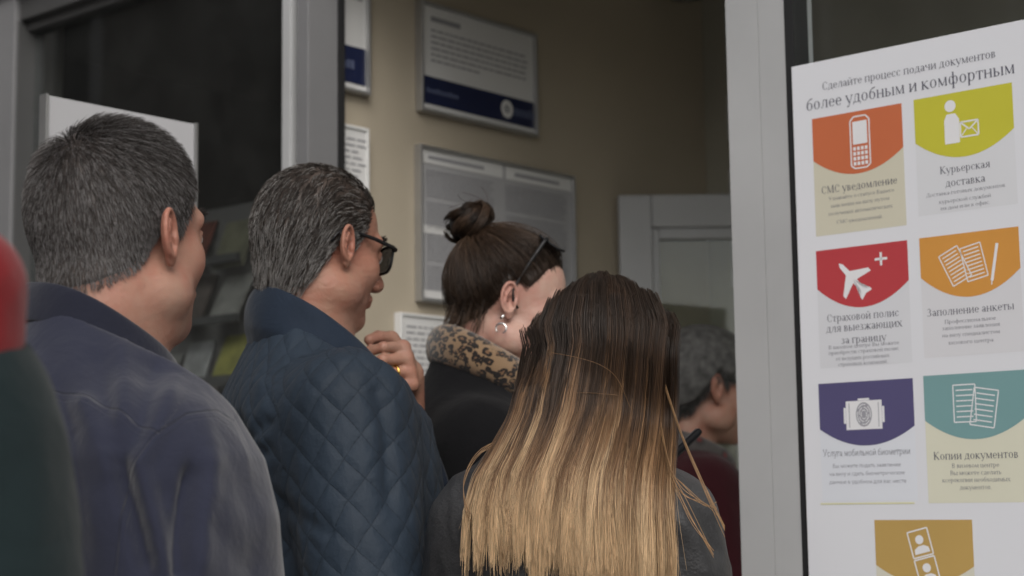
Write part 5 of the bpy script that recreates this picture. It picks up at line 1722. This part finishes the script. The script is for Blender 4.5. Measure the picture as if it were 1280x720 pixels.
# the bun: a coil of hair
def bun(p, c, r, mat, par, n=2600, S=16):
    cl = p.HL(c); axis_ = p.Rh @ nrm(np.array([0, -.6, .8])); e1 = nrm(np.cross(axis_, np.array([1.0, 0, 0]))); e2 = np.cross(axis_, e1)
    nl = 46; lk = rng.integers(0, nl, n); J = lambda sd_: rng.normal(0, sd_, n)
    th0 = (rng.random(nl) * 6.28)[lk] + J(.08); ph0 = (rng.random(nl) * 6.28)[lk] + J(.16); rr = r * .56 * np.clip((.45 + .6 * rng.random(nl) ** .5)[lk] + J(.05), .1, 1.2); ln = (rng.uniform(.9, 2.4, nl))[lk] + J(.1); tw = (rng.uniform(.3, 1.8, nl))[lk]
    t = np.linspace(0, 1, S)[None]
    th = th0[:, None] + ln[:, None] * t; ph = ph0[:, None] + tw[:, None] * t * 1.5
    Rr = r * .56 + rr[:, None] * np.cos(ph); hh = rr[:, None] * np.sin(ph) * 1.25
    P = cl + Rr[..., None] * (np.cos(th)[..., None] * e1 + np.sin(th)[..., None] * e2) + hh[..., None] * axis_
    P += rng.normal(0, .0012, (n, 1, 3))
    fly = rng.random(n) < .035
    P[fly] += (t[0, :, None] ** 2) * rng.normal(0, .014, (fly.sum(), 1, 3))
    strands('bun', P, np.full((n, S), .0005) * np.linspace(1, .6, S), mat, par, rng.random(n), {'greyshare': np.zeros(n)})
    S_ = Shape(); S_.ell(cl, (r * .82, r * .82, r * .72), .01)
    V, Q = S_.mesh(*[axis(cl[d] - r * 1.2, cl[d] + r * 1.2, r / 9) for d in range(3)])
    np_mesh('bun_core', V, Q, mat, par, True, {'t': np.full(len(V), .1), 'rnd': np.full(len(V), .4), 'greyshare': np.zeros(len(V))})
bun(w1, np.array([.0, -.112, .108]), .038, HW1, hw1)
# loose wisps at the nape
n = 220; a0 = rng.uniform(-70, 70, n); P = []
for a in a0:
    d = np.array([math.sin(R(a)), -math.cos(R(a)), rng.uniform(-.75, -.2)]); d /= np.linalg.norm(d)
    q = hit_out(w1.scalp, w1.HL((0, -.015, 0)), (w1.Rh @ d)[None], .2)[0]
    o_ = np.array([rng.normal(0, .3), -1.0 + rng.normal(0, .3), 0]); L = rng.uniform(.02, .06)
    P.append([q + o_ * .35 * L * t - UP * L * t ** 1.3 for t in np.linspace(0, 1, 6)])
strands('loose_hair', np.array(P), np.full((n, 6), .0004), HW1, hw1, rng.random(n), {'greyshare': np.zeros(n)})
glasses(w1, 'sunglasses', up=.0, fwd=-.006, tilt=73, lens_w=.060, lens_h=.050)
ec = w1.HL((.088, -.010, -.056)); hoop = [ec + w1.Rh @ np.array([.003 * math.sin(a), .0078 * math.sin(a), -.0078 + .0078 * math.cos(a)]) for a in np.linspace(-2.6, 2.6, 26)]
tube('earring', hoop, [+.0009 + .0011 * math.sin(math.pi * k / 25) for k in range(26)], M['silver'], w1.root, 8)
tube('earring', [w1.HL((.088, -.012, -.040)), w1.HL((.091, -.013, -.044)), w1.HL((.090, -.016, -.050))], .0022, M['silver'], w1.root, 8)

# ---- woman with long ombre hair ---------------------------------------------------------------------
w2 = Person('woman with long straight hair fading from brown to blonde, in dark leather jacket', at(757, 463, 2.2), 6, 0.0, False, yaw=0, pitch=6, drop=.055, hs=.96, hy=.045, hx=.052, girth=.96, shoulders=.88)
ph_ = w2.L(np.array(at(848, 564, 2.46)))
armsw2 = [[(.142, -.012, 1.375), (.192, .0, 1.12), tuple((ph_ + np.array([-.035, -.01, -.11])) / w2.s)], [(-.118, -.012, 1.370), (-.165, .02, 1.13), (-.10, .20, 1.05)]]
wrw2 = ph_ + np.array([-.035, -.01, -.11])
fbw = [tuple(np.concatenate([[ph_[d] - .10, ph_[d] + .08] for d in range(3)])) + (.004,)]
w2.body(armsw2, SK3, 0, hands=[lambda S: hand(S, wrw2, (-.1, .3, .9), (-.9, .3, 0), (-.35, -.9, .3), [(25, 45, 25), (28, 48, 25), (30, 50, 25), (34, 50, 25)], .95), lambda S: hand(S, w2.SJ((-.10, .20, 1.05)), (.5, .7, .3), (.2, -.3, .9), (.8, -.5, 0), [(25, 40, 20)] * 4)], fine_boxes=fbw)
w2.legs(M['trousers'], M['shoe'])
LTH = leather_mat('charcoal_leather', (.035, .035, .037))
fw2 = [([(860, 600), (880, 640), (900, 700)], -.005, 9), ([(845, 640), (870, 680), (880, 725)], .005, 10), ([(838, 590), (860, 610), (885, 615)], -.004, 7), ([(835, 665), (850, 700), (855, 730)], -.006, 8)]
jw2 = w2.jacket(LTH, armsw2, rad=(.064, .058, .05), g=1.08, extra=.01, ztop=1.5, fz=(1.14, 1.5), wr=.004, wf=(16, 16, 12), folds=fw2, seed=11, fine=.005)
def ombre(name):
    t = NT(name)
    tt = t.attr('t'); rn = t.attr('rnd')
    pos = t.math('ADD', tt, t.math('MULTIPLY_ADD', rn, .56, -.32))
    c = t.ramp(pos, [(.05, (.026, .017, .012)), (.35, (.066, .039, .025)), (.60, (.27, .155, .080)), (.86, (.68, .49, .30))])
    dk = t.math('FRACT', t.math('MULTIPLY', rn, 53.7))
    c = t.mix(1.0, c, t.ramp(dk, [(0, (.6, .6, .6)), (1, (1.3, 1.28, 1.25))]), 'MULTIPLY')
    t.set(color=c, rough=.40, spec=.28)
    return t.m
HW2 = ombre('ombre_hair')
JS = Shape(); w2.torso_loft(JS, 1.08, .03, .86, .014)
for A in armsw2:
    sh, el, wr_ = [np.array(q, float) * w2.s for q in A]
    JS.cap(sh, el, .064 * w2.s, .058 * w2.s, .035)
LV = [.126, .117, .100, .055, 0, -.06, -.11, -.16, -.22, -.30, -.40][::-1]
RX = [.0, .042, .069, .090, .096, .098, .106, .120, .134, .140, .142][::-1]
RY = [.0, .034, .068, .100, .108, .104, .100, .104, .118, .134, .145][::-1]
XS = [.0, 0, 0, 0, 0, -.006, -.018, -.030, -.042, -.046, -.048][::-1]
XS = [x + w2.hc[0] * 0 for x in XS]
def long_hair(p, n0, per, mat, par):
    """locks hang from the back of the head; each keeps its share r of the width and lies on head, neck and jacket"""
    S = 26; seg = np.linspace(0, 1, S); hz = p.hc[2]
    lv = [(430, 668, 838), (480, 656, 838), (520, 646, 838), (560, 628, 838), (600, 608, 836), (640, 600, 836), (690, 597, 838), (760, 597, 838)]
    zz, lo, hi = [], [], []
    for py, a_, b_ in lv:
        pa, pb = p.L(np.array(at(a_, py, 2.12))), p.L(np.array(at(b_, py, 2.10))); zz.append(pa[2]); lo.append(pa[0]); hi.append(pb[0])
    top = [(d, r) for d, r in zip(LV, RX) if d > .03]
    zz = np.array([hz + d for d, _ in top[::-1]] + zz); lo = np.array([p.hc[0] - r for _, r in top[::-1]] + lo); hi = np.array([p.hc[0] + r for _, r in top[::-1]] + hi)
    o_ = zz.argsort(); zz, lo, hi = zz[o_], lo[o_], hi[o_]
    r = np.clip(rng.permutation(np.linspace(-1, 1, n0)) + rng.normal(0, .03, n0), -1.02, 1.0)
    zr = hz + .122 - .12 * rng.random(n0) ** 1.7
    zr = np.minimum(zr, hz + .124 - .020 * r ** 2 - .050 * r ** 4 - .02 * rng.random(n0) * r ** 2)
    want = rng.uniform(.003, .015, n0)
    zend = hz - .214 - .046 * np.clip((r + .3) / .8, 0, 1) + rng.normal(0, .015, n0)
    Z = zr[:, None] + (zend - zr)[:, None] * seg[None]
    rr = r[:, None] + (rng.normal(0, .07, n0))[:, None] * seg[None] ** 1.5 + (np.sin(seg[None] * rng.uniform(2, 6, n0)[:, None] + rng.random(n0)[:, None] * 6.28)) * .02 * seg[None]
    X = (np.interp(Z, zz, lo) + np.interp(Z, zz, hi)) / 2 + rr * (np.interp(Z, zz, hi) - np.interp(Z, zz, lo)) / 2
    Y = np.full(X.shape, -.45); hit = np.zeros(X.shape, bool)
    Pq = np.stack([X, Y, Z], 2).reshape(-1, 3)
    for _ in range(46):
        d = np.minimum(p.scalp.pts(Pq), JS.pts(Pq)) - np.repeat(want, S)
        Pq[:, 1] = np.minimum(Pq[:, 1] + np.clip(d, 0, .05) * .8, .10)
    yh = Pq[:, 1].reshape(n0, S); hit = yh < .06
    Y = np.zeros_like(X)
    for i in range(n0):
        k = np.arange(S)
        if hit[i].any(): y = np.interp(k, k[hit[i]], yh[i][hit[i]])
        else: y = np.full(S, -.02)
        y = np.minimum(y, p.hc[1] + .010)
        for _ in range(7):
            y[1:-1] = (y[:-2] + 2 * y[1:-1] + y[2:]) / 4
            y = np.where(hit[i], np.minimum(y, yh[i]), y)
        for _ in range(2): y[1:-1] = (y[:-2] + 2 * y[1:-1] + y[2:]) / 4
        Y[i] = y
    G = np.stack([X, Y, Z], 2)
    n = n0 * per; gi = np.repeat(np.arange(n0), per)
    off = rng.normal(0, 1, (n, 2)); off /= np.maximum(np.linalg.norm(off, axis=1, keepdims=True) / 1.6, 1)
    r0 = rng.uniform(.005, .009, n0)[gi]; r1 = (.0010 + .0032 * rng.random(n0) ** 1.5)[gi]
    r0 = r0 * np.clip((.128 - (zr[gi] - hz)) / .03 + .25, .25, 1)
    w = r0[:, None] * (1 - seg[None] ** 1.3) + r1[:, None] * seg[None] ** 1.3
    ww = np.sin(seg[None] * rng.uniform(3, 9, n)[:, None] + rng.random(n)[:, None] * 6.28) * .0014 * seg[None]
    P = G[gi].copy()
    P[..., 0] += off[:, 0:1] * w + ww
    P[..., 1] += -np.abs(off[:, 1:2]) * w * .55
    P[..., 2] += rng.normal(0, .011, n)[:, None] * seg[None] ** 3 + np.abs(off[:, 1:2]) * w * .4 * (1 - seg[None]) ** 3
    sh_ = rng.uniform(0, .016, n) * np.where(rng.random(n) < .5, 1, .3)
    P -= (P[:, 0:1] - P[:, 3:4]) / (np.linalg.norm(P[:, 0:1] - P[:, 3:4], axis=2, keepdims=True) + 1e-9) * (sh_[:, None] * (1 - seg[None]) ** 3)[..., None]
    fly = rng.random(n) < .018
    P[fly] += rng.normal(0, .011, (fly.sum(), 1, 3)) * (seg[None, :, None] ** 1.6) * np.array([1, .5, .6])
    rnd = np.clip(rng.random(n0)[gi] * .68 + rng.random(n) * .32, 0, 1)
    rad = .00031 * rng.uniform(.7, 1.35, n)
    return strands('hair', P, rad[:, None] * (1 - .45 * seg[None] ** 2), mat, par, rnd)
hair2 = long_hair(w2, 170, 96, HW2, w2.root)
Vc, Fc = scalp_cap(w2, None, mask_by_line([-90, -60, -35, -20, 0, 22, 40, 60, 90], [-.10, -.09, -.07, -.04, .01, .02, .05, .068, .078]), hair2, .0025)
np_mesh('hair_base', Vc, Fc, HW2, hair2, True, {'t': np.full(len(Vc), .1), 'rnd': np.full(len(Vc), .25)})
# single stray hairs lifted by the air, given by where they lie in the air behind her
def stray(pix, dep):
    C = np.array([w2.L(np.array(at(x, y, d))) for (x, y), d in zip(pix, dep)])
    t = np.linspace(0, len(C) - 1, 18); out = []
    for q in t:
        i = min(int(q), len(C) - 2); f = q - i
        p0, p1, p2, p3 = C[max(i - 1, 0)], C[i], C[i + 1], C[min(i + 2, len(C) - 1)]
        out.append(.5 * ((2 * p1) + (-p0 + p2) * f + (2 * p0 - 5 * p1 + 4 * p2 - p3) * f * f + (-p0 + 3 * p1 - 3 * p2 + p3) * f ** 3))
    return np.array(out)
st_ = []
for _ in range(5):
    j = lambda s_: rng.normal(0, s_)
    st_ += [stray([(830, 480 + j(3)), (850, 540 + j(4)), (880, 610 + j(5)), (906, 664 + j(4))], (2.14, 2.08, 2.05, 2.05)), stray([(826, 530 + j(4)), (838, 590 + j(4)), (862, 645 + j(5)), (892, 692 + j(5))], (2.12, 2.06, 2.04, 2.04)),
            stray([(832, 580 + j(5)), (852, 610 + j(4)), (880, 628 + j(4)), (896, 640 + j(6))], (2.10, 2.05, 2.05, 2.05)), stray([(640, 545 + j(4)), (600, 565 + j(4)), (580, 600 + j(4)), (584, 640 + j(4)), (600, 655 + j(3))], (2.12, 2.10, 2.08, 2.06, 2.05))]
for _ in range(2): st_ += [stray([(690, 441), (722, 447), (752, 457), (772, 474), (788, 510)], (2.075, 2.065, 2.065, 2.07, 2.075)), stray([(706, 492), (735, 491), (772, 494)], (2.075, 2.07, 2.075))]
st_ = np.array(st_)
strands('loose_hair', st_, np.full(st_.shape[:2], .00042), simple('blonde_stray_hair', (.34, .20, .10), .4, .15, 30), hair2, rng.random(len(st_)))
fw_ = np.array(ph_)
# phone in her hand
ph = empty('mobile_phone', tuple(w2.W(ph_)), 0); tag(ph, 'black mobile phone tilted in the hand of the long haired woman', 'phone')
Rph = Matrix.Rotation(R(-6), 4, 'Z') @ Matrix.Rotation(R(48), 4, 'Y') @ Matrix.Rotation(R(-15), 4, 'X')
mb = MB(); mb.box(-.005, .005, -.033, .033, -.040, .038, Rph.to_3x3()); mb.build('case', M['phone'], ph, .004, True, 3)
mb = MB(); mb.box(-.0062, -.0052, -.030, .030, -.036, .034, Rph.to_3x3()); mb.build('screen', M['black_plastic'], ph)

# ---- elderly woman inside the lobby -----------------------------------------------------------------
w3 = Person('elderly woman with curly grey hair and a burgundy jacket inside the lobby', at(884, 482, 3.7), 74, STEP, False, yaw=0, pitch=8, hs=1.0, hy=.06, girth=1.16, shoulders=1.04)
armsw3 = [[(.158, -.01, 1.375), (.225, .02, 1.13), (.18, .18, 1.0)], [(-.158, -.01, 1.375), (-.225, .02, 1.13), (-.18, .18, 1.0)]]
w3.body(armsw3, SK1, 0, fine=.003, hands=[lambda S: hand(S, w3.SJ((.18, .18, 1.0)), (-.4, .8, .1), (-.3, 0, .9), (-.8, -.4, 0), [(30, 40, 20)] * 4), lambda S: hand(S, w3.SJ((-.18, .18, 1.0)), (.4, .8, .1), (.3, 0, .9), (.8, -.4, 0), [(30, 40, 20)] * 4)])
w3.legs(M['trousers'], M['shoe'])
BUR = cloth('burgundy_jacket_cloth', (.050, .012, .016), .8, .25, 500, .3, .15)
jw3 = w3.jacket(BUR, armsw3, rad=(.080, .070, .06), g=1.12, extra=.012, ztop=1.48, fz=(1.2, 1.5), fine=.008, wr=.004, seed=21)
t_ = NT('red_grey_scarf_print'); vo = t_.new('ShaderNodeTexVoronoi'); vo.inputs['Scale'].default_value = 34; t_.link(t_.coord(), vo.inputs['Vector'])
t_.set(color=t_.ramp(vo.outputs['Distance'], [(.15, (.16, .02, .02)), (.3, (.035, .03, .03)), (.6, (.085, .075, .072))]), rough=.85, sheen=.2)
w3.collar('scarf', t_.m, w3.root, [(-.012, -.03), (-.012, .012), (.0, .032), (.022, .036), (.042, .022), (.052, -.004), (.046, -.028), (.02, -.036)], .082, .078, 1.50, yc=.0, drop=.06, th=(-172, 172), n=50, wob=.008, seed=14)
HW3 = hairmat('curly_grey_hair', (.06, .058, .056), (.155, .15, .146), (.035, .032, .03), .35, .5)
linew3 = mask_by_line([-90, -60, -35, -20, -8, 2, 12, 22, 40, 60, 90], [-.075, -.070, -.055, -.030, -.005, .020, .010, .006, .050, .068, .076])
short_hair(w3, HW3, linew3, 7500, .046, lambda h: nrm(h - np.array([0, -.04, .09])) + np.array([0, -.1, -.6]), .55, .00065, 8, grey=lambda h: np.clip((.05 - h[:, 2]) / .1, 0, 1) * .5 - .15, curl=.9, jitter=.5, base_lift=.018, locks=300, clump=.6, basemat=simple('grey_hair_base', (.09, .087, .084), .8, .5, 60, .5, 90))
glasses(w3, 'glasses', lens_w=.050, lens_h=.036)

# ---- person at the near left edge --------------------------------------------------------------------
m3 = Person('blurred person in a dark green coat with a red hood, at the left edge', at(-304, 122, 1.22), 12, 0.0, True, yaw=0, pitch=4, hs=1.0, hy=.05, girth=1.08, shoulders=1.06)
arms3 = [[(.190, -.012, 1.385), (.255, -.02, 1.13), (.19, .12, .95)], [(-.190, -.012, 1.385), (-.255, -.02, 1.13), (-.19, .12, .95)]]
m3.body(arms3, SK1, 0, fine=.004, hands=[lambda S: hand(S, m3.SJ((.19, .12, .95)), (-.3, .6, -.7), (.3, .8, .5), (-1, 0, .2), [(20, 20, 10)] * 4), lambda S: hand(S, m3.SJ((-.19, .12, .95)), (.3, .6, -.7), (-.3, .8, .5), (1, 0, .2), [(20, 20, 10)] * 4)])
m3.legs(M['trousers'], M['shoe'])
GRN = cloth('dark_green_coat_cloth', (.016, .026, .028), .85, .15, 500, .2, .1)
j3 = m3.jacket(GRN, arms3, rad=(.082, .070, .06), g=1.10, extra=.012, fz=(1.1, 1.5), fine=.008, wr=.003, seed=31)
short_hair(m3, HM1, line1, 4000, .02, flow1, .4, .0006, 4, grey=g1)
RED = cloth('red_hood_fabric', (.25, .013, .017), .85, .2, 500, .3, .2)
S = Shape()
for c, r in (((.0, -.11, 1.49), (.12, .075, .07)), ((.10, -.09, 1.50), (.08, .075, .060)), ((.172, -.05, 1.497), (.052, .070, .045)), ((.215, -.04, 1.480), (.042, .055, .034)), ((.236, -.035, 1.445), (.020, .035, .038)), ((-.10, -.10, 1.47), (.08, .075, .06)), ((.06, -.14, 1.40), (.09, .05, .10)), ((.12, .05, 1.46), (.055, .08, .05)), ((-.12, .03, 1.45), (.055, .08, .055))):
    S.ell(m3.SJ(c), m3.SJ(r), .018)
V, Q = S.mesh(axis(-.3, .3, .007), axis(-.28, .2, .007), axis(1.2, 1.65, .007))
V = relax(V, Q, 1, .4); Nn = mesh_normals(V, Q); V = V + Nn * (.016 * ((1 - np.abs(vnoise(V * np.array([10, 10, 20]), 1, 3))) ** 2 - .4))[:, None]
np_mesh('hood', V, Q, RED, j3)
